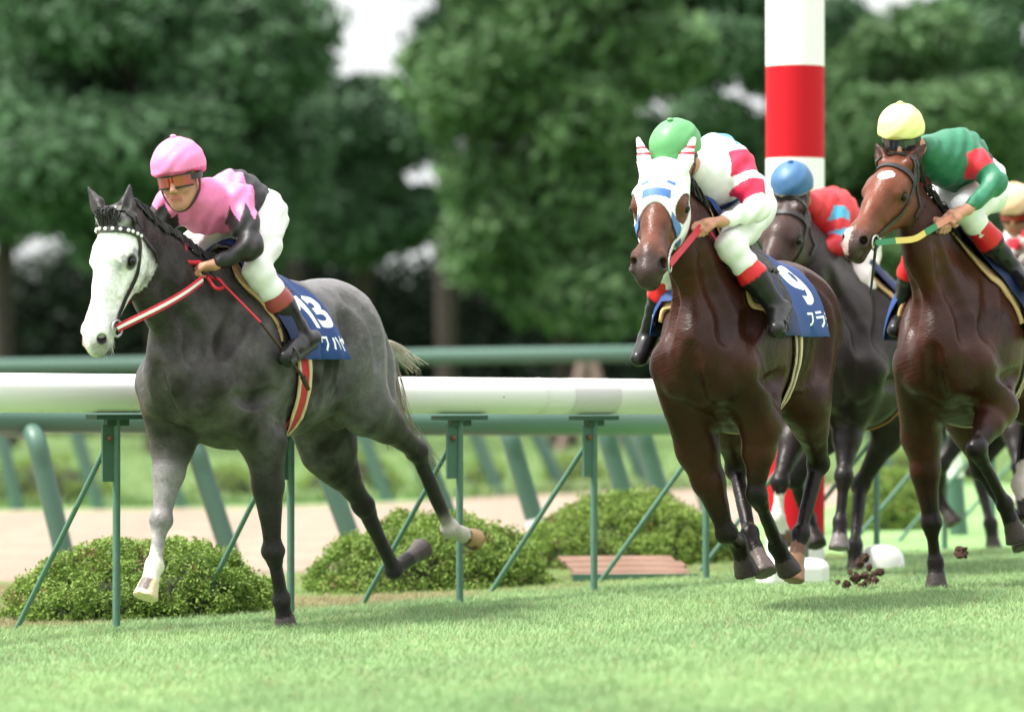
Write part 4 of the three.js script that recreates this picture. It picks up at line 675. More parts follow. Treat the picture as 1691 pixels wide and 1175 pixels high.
  // cap over the helmet, with its button and peak
  const C = new Field(), hc = q(-0.012, 0.062, 0); C.sph(hc, 0.121 * K, { n: lf, w: 0.94, k: 0.03 }); C.cap(q(-0.05, 0.06, 0), q(0.03, 0.06, 0), 0.09 * K, 0.09 * K, { k: 0.04 });
  C.clip(q(0.06, 0.036, 0), nrm(add(mul(up, -1), mul(fw, 0.14))), 0.01);
  C.cap(q(0.085, 0.036, 0.045), q(0.085, 0.036, -0.045), 0.017, 0.017, { n: up, w: 0.4, k: 0.02 });
  C.fold = wrinkle(0.0016, 120, [0.5, 0.7, 0.4]);
  part('cap', polygonize(C, (J.cell ?? 0.0065) * 0.9, (p) => { const y = dot(sub(p, c), up); return J.capCol(p, y, dot(sub(p, c), fw)); }), vmat(0.5, { sheen: 0.4 }), G);
  part('cap_button', ball(add(hc, mul(up, 0.124 * K)), 0.012, 1.3, 0.8, 1.3), std(...J.capButton, 0.5), G);
  // goggles, their strap and the chin strap
  const hz = (a, r, y) => q(-0.01 + r * Math.cos(a), y, r * Math.sin(a) * 0.9), arc = (a0, a1, r, y) => [0, 1, 2, 3, 4].map((i) => hz(mix(a0, a1, i / 4), r, y));
  const gl = ribbon(arc(-0.85, 0.85, 0.105, 0.005), 0.052, 0.012, up, 20); part('goggles', gl, J.goggles ?? std(0.35, 0.03, 0.015, 0.12, { clearcoat: 1 }), G);
  part('goggle_rim', ribbon(arc(-0.9, 0.9, 0.107, 0.03), 0.01, 0.016, up, 20), M_BLACK, G); part('goggle_rim', ribbon(arc(-0.9, 0.9, 0.107, -0.021), 0.008, 0.016, up, 20), M_BLACK, G);
  for (const s of [1, -1]) part('goggle_strap', ribbon(arc(s * 0.85, s * 1.75, 0.103, 0.012), 0.026, 0.006, up, 10), M_BLACK, G);
  part('chin_strap', ribbon([q(-0.005, 0.03, 0.09), q(0.01, -0.05, 0.082), q(0.045, -0.115, 0.035), q(0.055, -0.128, 0), q(0.045, -0.115, -0.035), q(0.01, -0.05, -0.082), q(-0.005, 0.03, -0.09)], 0.016, 0.004, nrm(add(fw, mul(up, 0.2))), 30), M_BLACK, G);
  return G;
}
// ---------------------------------------------------------------- the grey horse and the rider in pink
const v3 = (a, b, c) => [a, b, c];
{
  const F = new Frame(375, 20.35, 32, groundY(-1.32));
  const poll = F.t(191, 352, 0), muz = F.t(138, 566, 0.0);
  const c = { label: 'dark grey racehorse with a white face and one pale foreleg, alone in front', dy: 0.015, sheath: true, poll, head: headOf(poll, muz), cell: 0.009, hcell: 0.005, rough: 0.42, spec: 0.42,
    legs: [
      { front: true, t: 0.13, p: [F.t(437, 735, 0.17), F.t(450, 908, 0.14), F.t(464, 990, 0.12), F.t(473, 1043, 0.12)] },
      { front: true, t: -0.13, p: [F.t(284, 735, -0.15), F.t(266, 857, -0.13), F.t(254, 934, -0.13), F.t(239, 987, -0.13)] },
      { t: 0.14, p: [F.t(603, 670, 0.19), F.t(688, 745, 0.15), F.t(742, 873, 0.14), F.t(786, 892, 0.14)] },
      { t: -0.14, p: [F.t(538, 738, -0.13), F.t(600, 834, -0.12), F.t(650, 941, -0.12), F.t(698, 905, -0.12)] }],
    ears: [{ s: 1, tip: F.s(214, 305, 0.80), face: [0.75, 0, -0.65] }, { s: -1, tip: F.s(145, 309, 0.80), face: [0.8, 0, 0.25] }] };
  const [lf, rf, lh, rh] = c.legs.map((l) => l.p);
  c.col = (p) => {
    const [x, y, z] = p, n = fbm(x * 7, y * 7, z * 7, 3), dp = fbm(x * 16 + 3, y * 16, z * 16, 2), fl = fbm(x * 90, y * 90, z * 90, 2);
    let k = mix3([0.022, 0.0185, 0.018], mix3([0.085, 0.078, 0.076], [0.135, 0.132, 0.133], sst(0.25, -0.3, x)), clamp(n * 1.5 - 0.3 + 0.9 * (dp - 0.5), 0, 1));
    k = mix3(k, [0.19, 0.185, 0.185], sst(-0.45, -0.95, x) * sst(0.85, 1.3, y) * 0.8);
    k = mix3(k, mul(k, 0.62), sst(0.2, 0.42, x) * sst(1.2, 1.4, y));
    const da = (P, a, b) => { const e = sub(P[b], P[a]), h = clamp(dot(sub(p, P[a]), e) / dot(e, e), 0, 1); return len(sub(p, mix3(P[a], P[b], h))); };
    const along = (P) => { let b = 9, r = 0; for (let i = 0; i < 3; i++) { const e = sub(P[i + 1], P[i]), h = clamp(dot(sub(p, P[i]), e) / dot(e, e), 0, 1), d = len(sub(p, mix3(P[i], P[i + 1], h))); if (d < b) { b = d; r = i + h; } } return [b, r]; };
    for (const P of [lf, lh, rh]) { const [d, r] = along(P); if (d < 0.17) { const e = sst(0.17, 0.1, d); k = mix3(k, [0.017, 0.014, 0.015], e * sst(-0.05, 0.4, r) * (0.85 + 0.3 * (dp - 0.5))); if (P === lh) { k = mix3(k, [0.55, 0.5, 0.45], sst(1.72, 1.95, r + 0.15 * (dp - 0.5)) * 0.9); if (r > 2.55) k = mix3([0.42, 0.27, 0.14], [0.12, 0.06, 0.035], sst(0.4, 0.6, dp)); } if (P !== lh && r > 2.5) k = [0.075, 0.062, 0.06]; } }
    { const [d, r] = along(rf); if (d < 0.15 && r > 0.12) { k = mix3(k, [0.21, 0.2, 0.2], sst(0.15, 0.09, d) * sst(0.1, 0.5, r)); k = mix3(k, mix3([0.6, 0.57, 0.54], [0.3, 0.28, 0.28], sst(0.45, 0.65, dp)), sst(1.15, 1.5, r)); k = mix3(k, [0.78, 0.73, 0.62], sst(1.75, 1.95, r)); if (r > 2.45) { k = [0.7, 0.58, 0.38]; if (z < rf[3][2] + 0.02 && z > rf[3][2] - 0.035 && r < 2.85) k = [0.17, 0.14, 0.13]; } } }
    const hd = sub(p, c.poll), hx = dot(hd, c.head.h) / c.head.L, hy = dot(hd, c.head.u) / c.head.L, hz = dot(hd, c.head.l) / c.head.L;
    const hm = sst(0.03, 0.16, hx + 0.25 * (hy + 0.05) + 0.14 * (dp - 0.5)) * sst(-0.42, -0.2, hy + 0.55 * (hx - 0.2) + 0.3 * (dp - 0.5)) * (hx < 1.2 && Math.abs(hz) < 0.35 && hy > -0.42 ? 1 : 0);
    const face = mix3([0.8, 0.79, 0.78], [0.3, 0.29, 0.3], sst(0.52, 0.72, fbm(x * 20, y * 20, z * 20, 3)) * sst(0.06, 0.14, Math.abs(hz)) * 0.9);
    k = mix3(k, face, hm); if (hm > 0.4) { k = mix3(k, [0.62, 0.35, 0.3], sst(0.86, 0.93, hx) * sst(0.04, -0.1, hz) * 0.8); k = mix3(k, [0.16, 0.145, 0.15], sst(0.88, 0.98, hx) * sst(-0.03, 0.04, hz) * 0.75 + sst(-0.19, -0.24, hy) * sst(0.75, 0.9, hx) * 0.4); const nd = Math.min(len(sub([hx, hy, hz], [0.94, -0.075, 0.09])), len(sub([hx, hy, hz], [0.94, -0.075, -0.09]))); k = mix3([0.015, 0.012, 0.012], k, sst(0.034, 0.045, nd)); const ed = len([hx - 0.335, hy + 0.1, Math.abs(hz) - 0.15]); k = mix3([0.07, 0.065, 0.068], k, sst(0.05, 0.075, ed)); }
    if (hx < 0.12 && hy > 0.02 && hx > -0.5 && Math.abs(hz) < 0.35) k = mix3(k, [0.035, 0.033, 0.035], sst(0.02, 0.06, hy));
    return mul(k, 0.7 + 0.6 * fl);
  };
  const G = makeHorse(F, c);
  // tail streaming back, mane and forelock
  const tr = F.W(-1.13, 1.3, 0);
  hairTail(F.t(618, 566, 0), [F.t(646, 570, 0.0), F.t(668, 586, 0.0), F.t(686, 606, 0.0)], 46, 0.05, 0.0015, HAIR_PALE, G);
  hairTail(F.t(618, 572, 0), [F.t(648, 592, 0), F.t(655, 630, 0), F.t(668, 690, 0), F.t(692, 738, 0.0), F.t(712, 770, 0)], 44, 0.05, 0.0015, std(0.36, 0.31, 0.26, 0.6), G);
  hairTail(F.t(612, 575, 0), [F.t(635, 620, 0), F.t(640, 680, -0.02), F.t(650, 735, -0.03)], 40, 0.035, 0.0015, std(0.24, 0.2, 0.17, 0.6), G);
  mane(c.B, add(c.poll, [-0.05, -0.02, 0]), F.W(0.1, 1.66, 0), 220, -1, 0.09, HAIR_DARK, G);
  strands(Array.from({ length: 60 }, () => { const z = rr(-0.05, 0.05), r = c.q(rr(-0.02, 0.03), 0.04, z); return [r, c.q(rr(0.0, 0.06), 0.1 + rr(-0.03, 0.04), z * 1.6 + rr(-0.04, 0.04)), c.B.snap(c.q(rr(0.08, 0.15), 0.06, z * 1.5 + rr(-0.05, 0.05)), 0.006)]; }), 0.003, HAIR_DARK, 'forelock', G);
  strands(Array.from({ length: 40 }, () => { const r = c.B.snap(c.q(rr(0.8, 0.97), -0.25, rr(-0.06, 0.06)), 0); return [r, add(r, [rr(-0.01, 0.03), -rr(0.015, 0.04), rr(-0.02, 0.02)])]; }), 0.0008, HAIR_PALE, 'whiskers', G);
  makeBridle(F, c, { label: 'dark bridle with a white beaded browband and red and white reins on the grey horse', beads: true });
  const br = scene.children[scene.children.length - 1];
  const [clo, sad] = makeSaddle(F, c, { s0: 0.13, s1: -0.53, ang: 1.56, number: '13', kana: 'ワハヤヒ', gs: -0.17, gskew: 0.06, girth: [M_RED, M_CREAM], clothLabel: 'navy blue saddle cloth with white number thirteen on the grey horse', saddleLabel: 'small dark racing saddle with red girth on the grey horse', front: (a) => -0.16 * a - 0.13 * Math.exp(-((a / 0.14) ** 2)), rear: (a) => 0.25 * (1 - a), tex: { nx: 0.75, ny: 0.56, ns: 215, kx: 0.62, ky: 0.78, ks: 62 } });
  // the rider
  const handL = F.t(334, 441, 0.09), handR = F.t(300, 436, -0.03);
  const J = { label: 'jockey in a pink and black shirt and pink cap crouching on the grey horse',
    head: { c: F.W(0.37, 2.055, 0.0), fwd: [0.93, -0.16, -0.27], up: nrm([0.15, 0.97, 0.09]) },
    j: { neck: F.W(0.24, 1.98, 0), chest: F.W(0.15, 1.945, -0.01), pelvis: F.W(-0.2, 1.94, 0), shL: F.W(0.14, 1.97, 0.16), shR: F.W(0.26, 1.95, -0.15), elL: F.t(414, 408, 0.28), wrL: F.t(354, 437, 0.15), haL: handL, elR: F.W(0.32, 1.76, -0.23), wrR: F.W(0.38, 1.70, -0.1), haR: handR, hipL: F.W(-0.16, 1.89, 0.1), hipR: F.W(-0.16, 1.9, -0.1), knL: F.W(0.09, 1.645, 0.235), knR: F.t(318, 408, -0.17), anL: F.t(500, 556, 0.34), anR: F.W(-0.13, 1.36, -0.34), toL: F.t(470, 590, 0.38), toR: F.W(-0.02, 1.28, -0.37) },
    palm: { L: [0.2, -0.5, 0.8], R: [0.2, -0.5, -0.8] }, back: F.W(-0.05, 2.0, 0),
    torso: (h, p) => { const zig = 0.035 * Math.abs(((p[2] * 14 + 50) % 1) * 2 - 1) * 2; return h < 0.42 + zig ? [0.82, 0.2, 0.44] : [0.012, 0.011, 0.013]; },
    sleeve: (s, h, p) => { const a = Math.abs((((p[0] + p[2]) * 10 + 50) % 1) * 2 - 1) * 0.35; return h < (s === 'R' ? 0.02 : 0.22) + a * (s === 'L' ? 1.1 : 0.6) ? [0.82, 0.2, 0.44] : [0.014, 0.012, 0.014]; },
    hs: 1.09, capCol: (p, y) => y < 0.05 ? [0.7, 0.1, 0.27] : [0.82, 0.22, 0.46], capButton: [0.8, 0.3, 0.5], bootTop: [0.3, 0.055, 0.05] };
  makeJockey(F, J); stirrup(sad, J.j.toL, F); stirrup(sad, J.j.toR, F);
  const bl = c.bitL, brr = c.bitR;
  const r1 = [bl, F.t(262, 508, 0.2), F.t(302, 485, 0.2), F.t(334, 462, 0.13)];
  part('rein', ribbon(r1, 0.036, 0.006, [0.2, 1, 0]), M_RED, br); part('rein_stripe', ribbon(r1.map((p) => add(p, [0.006, 0, -0.005])), 0.012, 0.007, [0.2, 1, 0]), M_WHITE, br);
  part('rein', ribbon([brr, add(mix3(brr, handR, 0.5), [0, -0.02, 0.06]), handR], 0.03, 0.006, [0.2, 1, 0]), M_RED, br);
  part('rein_loop', tube([add(handR, [0.02, 0.0, 0]), F.t(283, 400, 0.0), F.t(292, 388, 0.02), F.t(304, 402, 0.04), F.t(306, 430, 0.07), add(handL, [0.02, 0.02, 0])], 0.011, 40, 8), M_RED, br);
  part('rein_loop', tube([add(handL, [-0.01, -0.04, 0]), F.t(362, 462, 0.13), F.t(368, 474, 0.16), F.t(356, 476, 0.16), add(handL, [0.0, -0.05, -0.03])], 0.0095, 30, 8), M_RED, br);
  const w = thing('whip', 'thin red and dark whip pointing down along the grey horse\'s shoulder', 'whip'); w.position.set(...F.o); w.rotation.y = F.ry;
  const w0 = add(handL, [0.0, 0.02, 0.0]), w1 = F.t(430, 532, 0.335), w2 = F.t(500, 622, 0.375), w3 = F.t(509, 643, 0.375);
  part('handle', rod(w0, mix3(w0, w1, 0.25), 0.009), M_BLACK, w); part('shaft', rod(mix3(w0, w1, 0.25), w1, 0.0055), M_RED, w); part('shaft', rod(w1, w2, 0.006, 0.009), M_STRAPBR, w); part('flap', rod(w2, w3, 0.014, 0.01), M_STRAPBR, w);
}
// ---------------------------------------------------------------- shared bay colouring
function bayColor(c, o) {
  return (p) => {
    const [x, y, z] = p, n = fbm(x * 6, y * 6, z * 6, 3), fl = fbm(x * 80, y * 80, z * 80, 2), dp = fbm(x * 18, y * 18, z * 18, 2); let k = mix3(o.dark, o.light, clamp(n * 1.2 - 0.1, 0, 1));
    let bd = 9, br = 0, bl = null; for (const L of c.legs) for (let i = 0; i < 3; i++) { const P = L.p, e = sub(P[i + 1], P[i]), h = clamp(dot(sub(p, P[i]), e) / dot(e, e), 0, 1), d = len(sub(p, mix3(P[i], P[i + 1], h))); if (d < bd) { bd = d; br = i + h; bl = L; } }
    if (bd < 0.16) { k = mix3(k, o.leg, sst(0.16, 0.09, bd) * sst(0.3, 1, br)); if (bl.sock && br > bl.sock + 0.5 * (dp - 0.5)) k = bl.sockCol ?? [0.72, 0.68, 0.62]; if (br > 2.45) k = bl.hoof ?? [0.045, 0.035, 0.032]; }
    const hd = sub(p, c.poll), hx = dot(hd, c.head.h) / c.head.L, hy = dot(hd, c.head.u) / c.head.L, hz = dot(hd, c.head.l) / c.head.L;
    if (hx > 0.0 && hx < 1.15 && Math.abs(hz) < 0.3 && hy > -0.4 && hy < 0.2) {
      const m = sst(-0.05, 0.12, hx); k = mix3(k, mix3(o.headDark ?? o.dark, o.head, clamp(0.35 + 0.9 * fbm(x * 11, y * 11, z * 11, 2) - 0.25, 0, 1)), m * sst(-0.38, -0.22, hy + 0.3 * (hx - 0.2)));
      k = mix3(k, o.muzzle ?? [0.03, 0.022, 0.02], sst(0.76, 0.95, hx + 0.08 * (dp - 0.5)) * 0.9);
      if (o.star) k = o.star(hx, hy, hz, dp, k);
      const nd = Math.min(len(sub([hx, hy, hz], [0.94, -0.075, 0.09])), len(sub([hx, hy, hz], [0.94, -0.075, -0.09]))); k = mix3([0.006, 0.004, 0.004], k, sst(0.034, 0.046, nd));
      const ed = len([hx - 0.335, hy + 0.1, Math.abs(hz) - 0.15]); k = mix3(mul(k, 0.45), k, sst(0.045, 0.075, ed));
    }
    return mul(k, 0.86 + 0.28 * fl);
  };
}
// ---------------------------------------------------------------- the hooded bay horse
{
  const F = new Frame(1200, 20.2, 20, groundY(0.96));
  const poll = F.s(1097, 274, 0.56), muz = F.s(1066, 432, 1.04);
  const c = { label: 'dark bay racehorse wearing a white hood, second from the left', dy: 0.1, girth: 0.72, croup: 1.0, poll, head: headOf(poll, muz), cell: 0.0115, hcell: 0.0065, spec: 0.42, rough: 0.36, hw: 1.2, mz: 1.12,
    legs: [
      { front: true, t: 0.14, p: [F.s(1256, 700, 0.12), F.s(1249, 815, 0.08), F.s(1284, 902, -0.22), F.s(1305, 945, -0.3)] },
      { front: true, t: -0.14, p: [F.s(1152, 740, 0.12), F.s(1200, 880, 0.0), F.s(1218, 896, -0.27), F.s(1234, 948, -0.34)] },
      { t: 0.15, p: [F.W(-0.62, 1.05, 0.2), F.s(1352, 765, -0.92), F.s(1322, 880, -0.74), F.s(1310, 960, -0.66)], sock: 2.2, sockCol: [0.17, 0.085, 0.055], hoof: [0.34, 0.19, 0.12] },
      { t: -0.15, p: [F.W(-0.6, 1.02, -0.18), F.s(1216, 775, -0.8), F.s(1238, 880, -0.52), F.s(1266, 948, -0.44)], hoof: [0.14, 0.11, 0.1] }],
    ears: [{ s: 1, r: 0.026, tip: F.s(1146, 230, 0.5), face: [1, 0, -0.3] }, { s: -1, r: 0.026, tip: F.s(1054, 230, 0.5), face: [1, 0, 0.3] }] };
  c.col = bayColor(c, { dark: [0.014, 0.004, 0.0025], light: [0.052, 0.0145, 0.007], leg: [0.008, 0.005, 0.0048], head: [0.14, 0.042, 0.022], headDark: [0.075, 0.025, 0.014], muzzle: [0.035, 0.025, 0.024] });
  const G = makeHorse(F, c);
  hairTail(F.W(-1.1, 1.38, 0), [F.W(-1.3, 1.3, 0.0), F.W(-1.45, 1.05, 0), F.W(-1.5, 0.8, 0)], 60, 0.05, 0.0028, HAIR_BLACK, G);
  mane(c.B, add(c.poll, [-0.04, -0.02, 0]), F.W(0.1, 1.74, 0), 160, -1, 0.14, HAIR_BLACK, G);
  makeBridle(F, c, { brow: false, label: 'white bridle with red reins over the white hood of the bay horse', mat: M_WHITE });
  const br = scene.children[scene.children.length - 1];
  // hood: cloth over the head with openings for eyes and nose
  const hood = F.thing('racing_hood', 'white racing hood with blue band and striped ear covers on the bay horse', 'hood');
  const HF = new Field(); headPrims(HF, c); const base = HF.ev.bind(HF), keepEar = new Field(); 
  HF.p = HF.p.filter((q) => !(q.neg && q.ra > 0.018 && q.ra < 0.0215 && q.rb === 0.012));
  const hx = (p) => { const d = sub(p, c.poll); return [dot(d, c.head.h) / c.head.L, dot(d, c.head.u) / c.head.L, dot(d, c.head.l) / c.head.L]; };
  HF.ev = function (x, y, z, list) {
    const f = base(x, y, z, list) - (y > c.poll[1] + 0.02 ? 0.004 : 0.008), p = [x, y, z], [a, b, e] = hx(p); let m = -1;
    const nose = 0.44 + 1.35 * e * e * 8 * (b > -0.2 ? 1 : 1) * 0.55; m = Math.max(m, (a - Math.min(nose, 0.66)) * c.head.L, (-0.06 - a) * c.head.L - (b > 0 ? 1 : 0), (-0.34 - b) * c.head.L);
    const eh = Math.hypot((a - 0.345) * 0.8, (b + 0.09) * 1.0, Math.abs(e) - 0.15); m = Math.max(m, (0.098 - eh) * c.head.L); return Math.max(f, m);
  };
  const hood_c = (p) => { const [a, b, e] = hx(p); if (p[1] > c.poll[1] + 0.035) { const t = p[1] - c.poll[1]; if ((t > 0.05 && t < 0.064) || (t > 0.08 && t < 0.093)) return [0.6, 0.02, 0.05]; return [0.8, 0.8, 0.8]; } if (a > 0.335 && a < 0.4 && Math.abs(e) < 0.1) return [0.04, 0.13, 0.36]; if (a > 0.24 && a < 0.28 && Math.abs(e) > 0.06 && Math.abs(e) < 0.12 && b > -0.1) return [0.04, 0.13, 0.36]; if (a > 0.47 && Math.abs(e) > 0.11 && a < 0.56) return [0.07, 0.17, 0.4]; return mul([0.8, 0.8, 0.79], 0.93 + 0.1 * noise(p[0] * 50, p[1] * 50, p[2] * 50)); };
  const lo = [1e9, 1e9, 1e9], hi = [-1e9, -1e9, -1e9]; for (const x of [-0.12, c.head.L * 1.0]) for (const y of [-0.28, 0.34]) for (const z of [-0.22, 0.22]) { const p = add(c.poll, add(add(mul(c.head.h, x), mul(c.head.u, y)), mul(c.head.l, z))); for (let i = 0; i < 3; i++) { lo[i] = Math.min(lo[i], p[i]); hi[i] = Math.max(hi[i], p[i]); } }
  part('hood', polygonize(HF, 0.0045, hood_c, { box: [lo, hi] }), vmat(0.6, { sheen: 0.3, side: THREE.DoubleSide }), hood);
  const [clo, sad] = makeSaddle(F, c, { s0: 0.24, s1: -0.60, ang: 1.5, number: '9', kana: 'フラシ', gs: -0.15, gskew: 0.05, girth: [std(0.05, 0.03, 0.025, 0.6), M_CREAM], flare: 0.02, roll: 0.02, clothLabel: 'navy blue saddle cloth with white number nine on the hooded bay', saddleLabel: 'dark racing saddle with brown girth on the hooded bay', front: (a) => -0.1 * a, rear: (a) => 0.15 * (1 - a), tex: { nx: 0.74, ny: 0.5, ns: 280, kx: 0.56, ky: 0.76, ks: 66 } });
  const handL = F.s(1163, 368, 0.44), handR = F.s(1150, 374, 0.47);
  const J = { label: 'jockey in a white shirt with red armbands and green cap on the hooded bay',
    head: { c: F.s(1118, 262, 0.42), fwd: nrm([0.86, -0.42, 0.14]), up: nrm([0.42, 0.88, 0.06]) },
    j: { neck: F.s(1152, 280, 0.25), chest: F.s(1172, 292, 0.14), pelvis: F.s(1216, 318, -0.22), shL: F.s(1220, 268, 0.1), shR: F.s(1134, 288, 0.14), elL: F.s(1252, 345, 0.18), wrL: F.s(1192, 366, 0.4), haL: handL, elR: F.s(1120, 350, 0.24), wrR: F.s(1128, 376, 0.4), haR: handR, hipL: F.s(1245, 345, -0.2), hipR: F.s(1190, 345, -0.2), knL: F.s(1206, 404, 0.32), knR: F.s(1116, 420, 0.2), anL: F.s(1284, 510, 0.2), anR: F.s(1072, 555, -0.04), toL: F.s(1282, 543, 0.32), toR: F.s(1055, 592, 0.08) },
    palm: { L: [0.3, -0.6, 0.6], R: [0.3, -0.6, -0.6] }, back: F.s(1185, 262, -0.04),
    torso: (h, p) => h > 0.3 && h < 0.47 ? (p[1] > 2.05 ? [0.07, 0.33, 0.5] : [0.03, 0.08, 0.3]) : [0.78, 0.77, 0.77],
    sleeve: (s, h) => (h > -0.1 && h < 0.36) || (h > 0.52 && h < 0.82) ? [0.6, 0.015, 0.07] : [0.8, 0.79, 0.78],
    capCol: (p, y) => [0.1, 0.32, 0.12], capButton: [0.1, 0.32, 0.12], bootTop: [0.6, 0.015, 0.02], topEnd: 0.5 };
  makeJockey(F, J); stirrup(sad, J.j.toL, F); stirrup(sad, J.j.toR, F);
  part('rein', ribbon([c.bitL, mix3(c.bitL, handL, 0.5), handL], 0.03, 0.008, [0, 1, 0.2]), M_RED, br);
  part('rein', ribbon([c.bitR, add(mix3(c.bitR, handR, 0.5), [0, 0, 0.05]), handR], 0.028, 0.006, [0, 1, 0]), M_RED, br);
  part('rein', ribbon([handL, F.s(1185, 400, 0.32), F.s(1212, 432, 0.2)], 0.026, 0.006, [0, 1, 0.3]), M_RED, br);
  part('rein', ribbon([add(handR, [0, -0.02, 0]), F.s(1170, 408, 0.36), F.s(1195, 428, 0.3), F.s(1226, 436, 0.16)], 0.024, 0.006, [0, 1, 0.3]), M_RED, br);
}
// ---------------------------------------------------------------- the dark horse behind
let HORSE_C, JC;
{
  const F = new Frame(1412, 23.5, 18, groundY(1.8));
  const poll = F.s(1303, 336, 0.62), muz = F.s(1243, 482, 1.05);
  const c = { label: 'nearly black racehorse half hidden between the hooded bay and the right bay', dy: 0.08, poll, head: headOf(poll, muz), cell: 0.017, hcell: 0.01, spec: 0.45, rough: 0.38,
    legs: [
      { front: true, t: 0.14, p: [F.s(1402, 690, 0.12), F.s(1394, 785, 0.3), F.s(1388, 862, 0.34), F.s(1386, 908, 0.38)], hoof: [0.16, 0.14, 0.14] },
      { front: true, t: -0.14, p: [F.s(1318, 690, 0.12), F.s(1288, 795, 0.36), F.s(1284, 855, 0.38), F.s(1300, 898, 0.3)], sock: 1.25, hoof: [0.14, 0.08, 0.05] },
      { t: 0.12, p: [F.W(-0.62, 1.02, 0.14), F.s(1422, 800, -0.78), F.s(1412, 900, -0.58), F.s(1412, 955, -0.54)] },
      { t: -0.15, p: [F.W(-0.6, 1.0, -0.16), F.s(1312, 790, -0.55), F.s(1334, 855, -0.7), F.s(1352, 902, -0.62)] }],
    ears: [{ s: 1, tip: F.s(1330, 305, 0.55), face: [1, 0, -0.3] }, { s: -1, tip: F.s(1270, 308, 0.55), face: [1, 0, 0.3] }] };
  c.col = bayColor(c, { dark: [0.013, 0.0085, 0.0078], light: [0.036, 0.026, 0.024], leg: [0.014, 0.011, 0.011], head: [0.06, 0.03, 0.024], headDark: [0.03, 0.016, 0.014] });
  HORSE_C = makeHorse(F, c);
  hairTail(F.W(-1.1, 1.36, 0), [F.W(-1.3, 1.28, 0.0), F.W(-1.45, 1.0, 0), F.W(-1.5, 0.8, 0)], 50, 0.05, 0.003, HAIR_BLACK, HORSE_C);
  mane(c.B, add(c.poll, [-0.04, -0.02, 0]), F.W(0.1, 1.72, 0), 120, 1, 0.14, HAIR_BLACK, HORSE_C);
  makeBridle(F, c, { label: 'dark bridle with a yellow rein on the nearly black horse' }); const br = scene.children[scene.children.length - 1];
  const [clo, sad] = makeSaddle(F, c, { s0: 0.1, s1: -0.6, ang: 1.55, gs: -0.14, gskew: 0.05, girth: [std(0.16, 0.03, 0.09, 0.6), std(0.6, 0.3, 0.08, 0.6)], clothLabel: 'navy blue saddle cloth on the nearly black horse', saddleLabel: 'dark racing saddle with purple and orange girth on the nearly black horse', front: (a) => -0.1 * a, tex: { nx: 0.6, kx: 0.6 } });
  const handL = F.s(1322, 404, 0.52), handR = F.s(1300, 415, 0.52);
  const J = { label: 'jockey in a red shirt with blue armbands and blue cap on the nearly black horse', fine: 0.007, cell: 0.009, arm: 0.18,
    head: { c: F.s(1309, 322, 0.52), fwd: nrm([0.88, -0.4, -0.2]), up: nrm([0.42, 0.88, -0.05]) },
    j: { neck: F.s(1340, 342, 0.36), chest: F.s(1352, 358, 0.24), pelvis: F.s(1402, 392, -0.12), shL: F.s(1370, 338, 0.22), shR: F.s(1318, 352, 0.26), elL: F.s(1391, 404, 0.3), wrL: F.s(1342, 410, 0.46), haL: handL, elR: F.s(1310, 405, 0.3), wrR: F.s(1296, 415, 0.44), haR: handR, hipL: F.s(1424, 415, -0.1), hipR: F.s(1376, 415, -0.1), knL: F.s(1418, 462, 0.12), knR: F.s(1330, 470, 0.16), anL: F.s(1470, 540, -0.05), anR: F.s(1340, 560, -0.02), toL: F.s(1462, 575, 0.08), toR: F.s(1322, 580, 0.1) },
    palm: { L: [0.3, -0.6, 0.6], R: [0.3, -0.6, -0.6] }, back: F.s(1375, 345, 0.05),
    torso: () => [0.6, 0.015, 0.02], sleeve: (s, h) => (h > 0.22 && h < 0.52) || (h > 0.74 && h < 1.0) ? [0.06, 0.36, 0.55] : [0.6, 0.015, 0.025],
    capCol: (p, y) => y < 0.045 ? [0.55, 0.4, 0.32] : [0.04, 0.13, 0.27], capButton: [0.04, 0.13, 0.27], bootTop: [0.2, 0.05, 0.03], topEnd: 0.4, breech: [0.74, 0.66, 0.62], goggles: std(0.25, 0.25, 0.3, 0.1, { clearcoat: 1 }) };
  JC = J; makeJockey(F, J); stirrup(sad, J.j.toL, F);
  part('rein', ribbon([c.bitL, add(mix3(c.bitL, handL, 0.55), [0, -0.06, 0]), handL], 0.028, 0.006, [0, 1, 0.3]), M_STRAPBR, br);
  part('rein_loop', tube([handL, F.s(1328, 432, 0.5), F.s(1322, 446, 0.5), F.s(1308, 442, 0.52)], 0.012, 20, 8), std(0.7, 0.42, 0.03, 0.5), br);
}
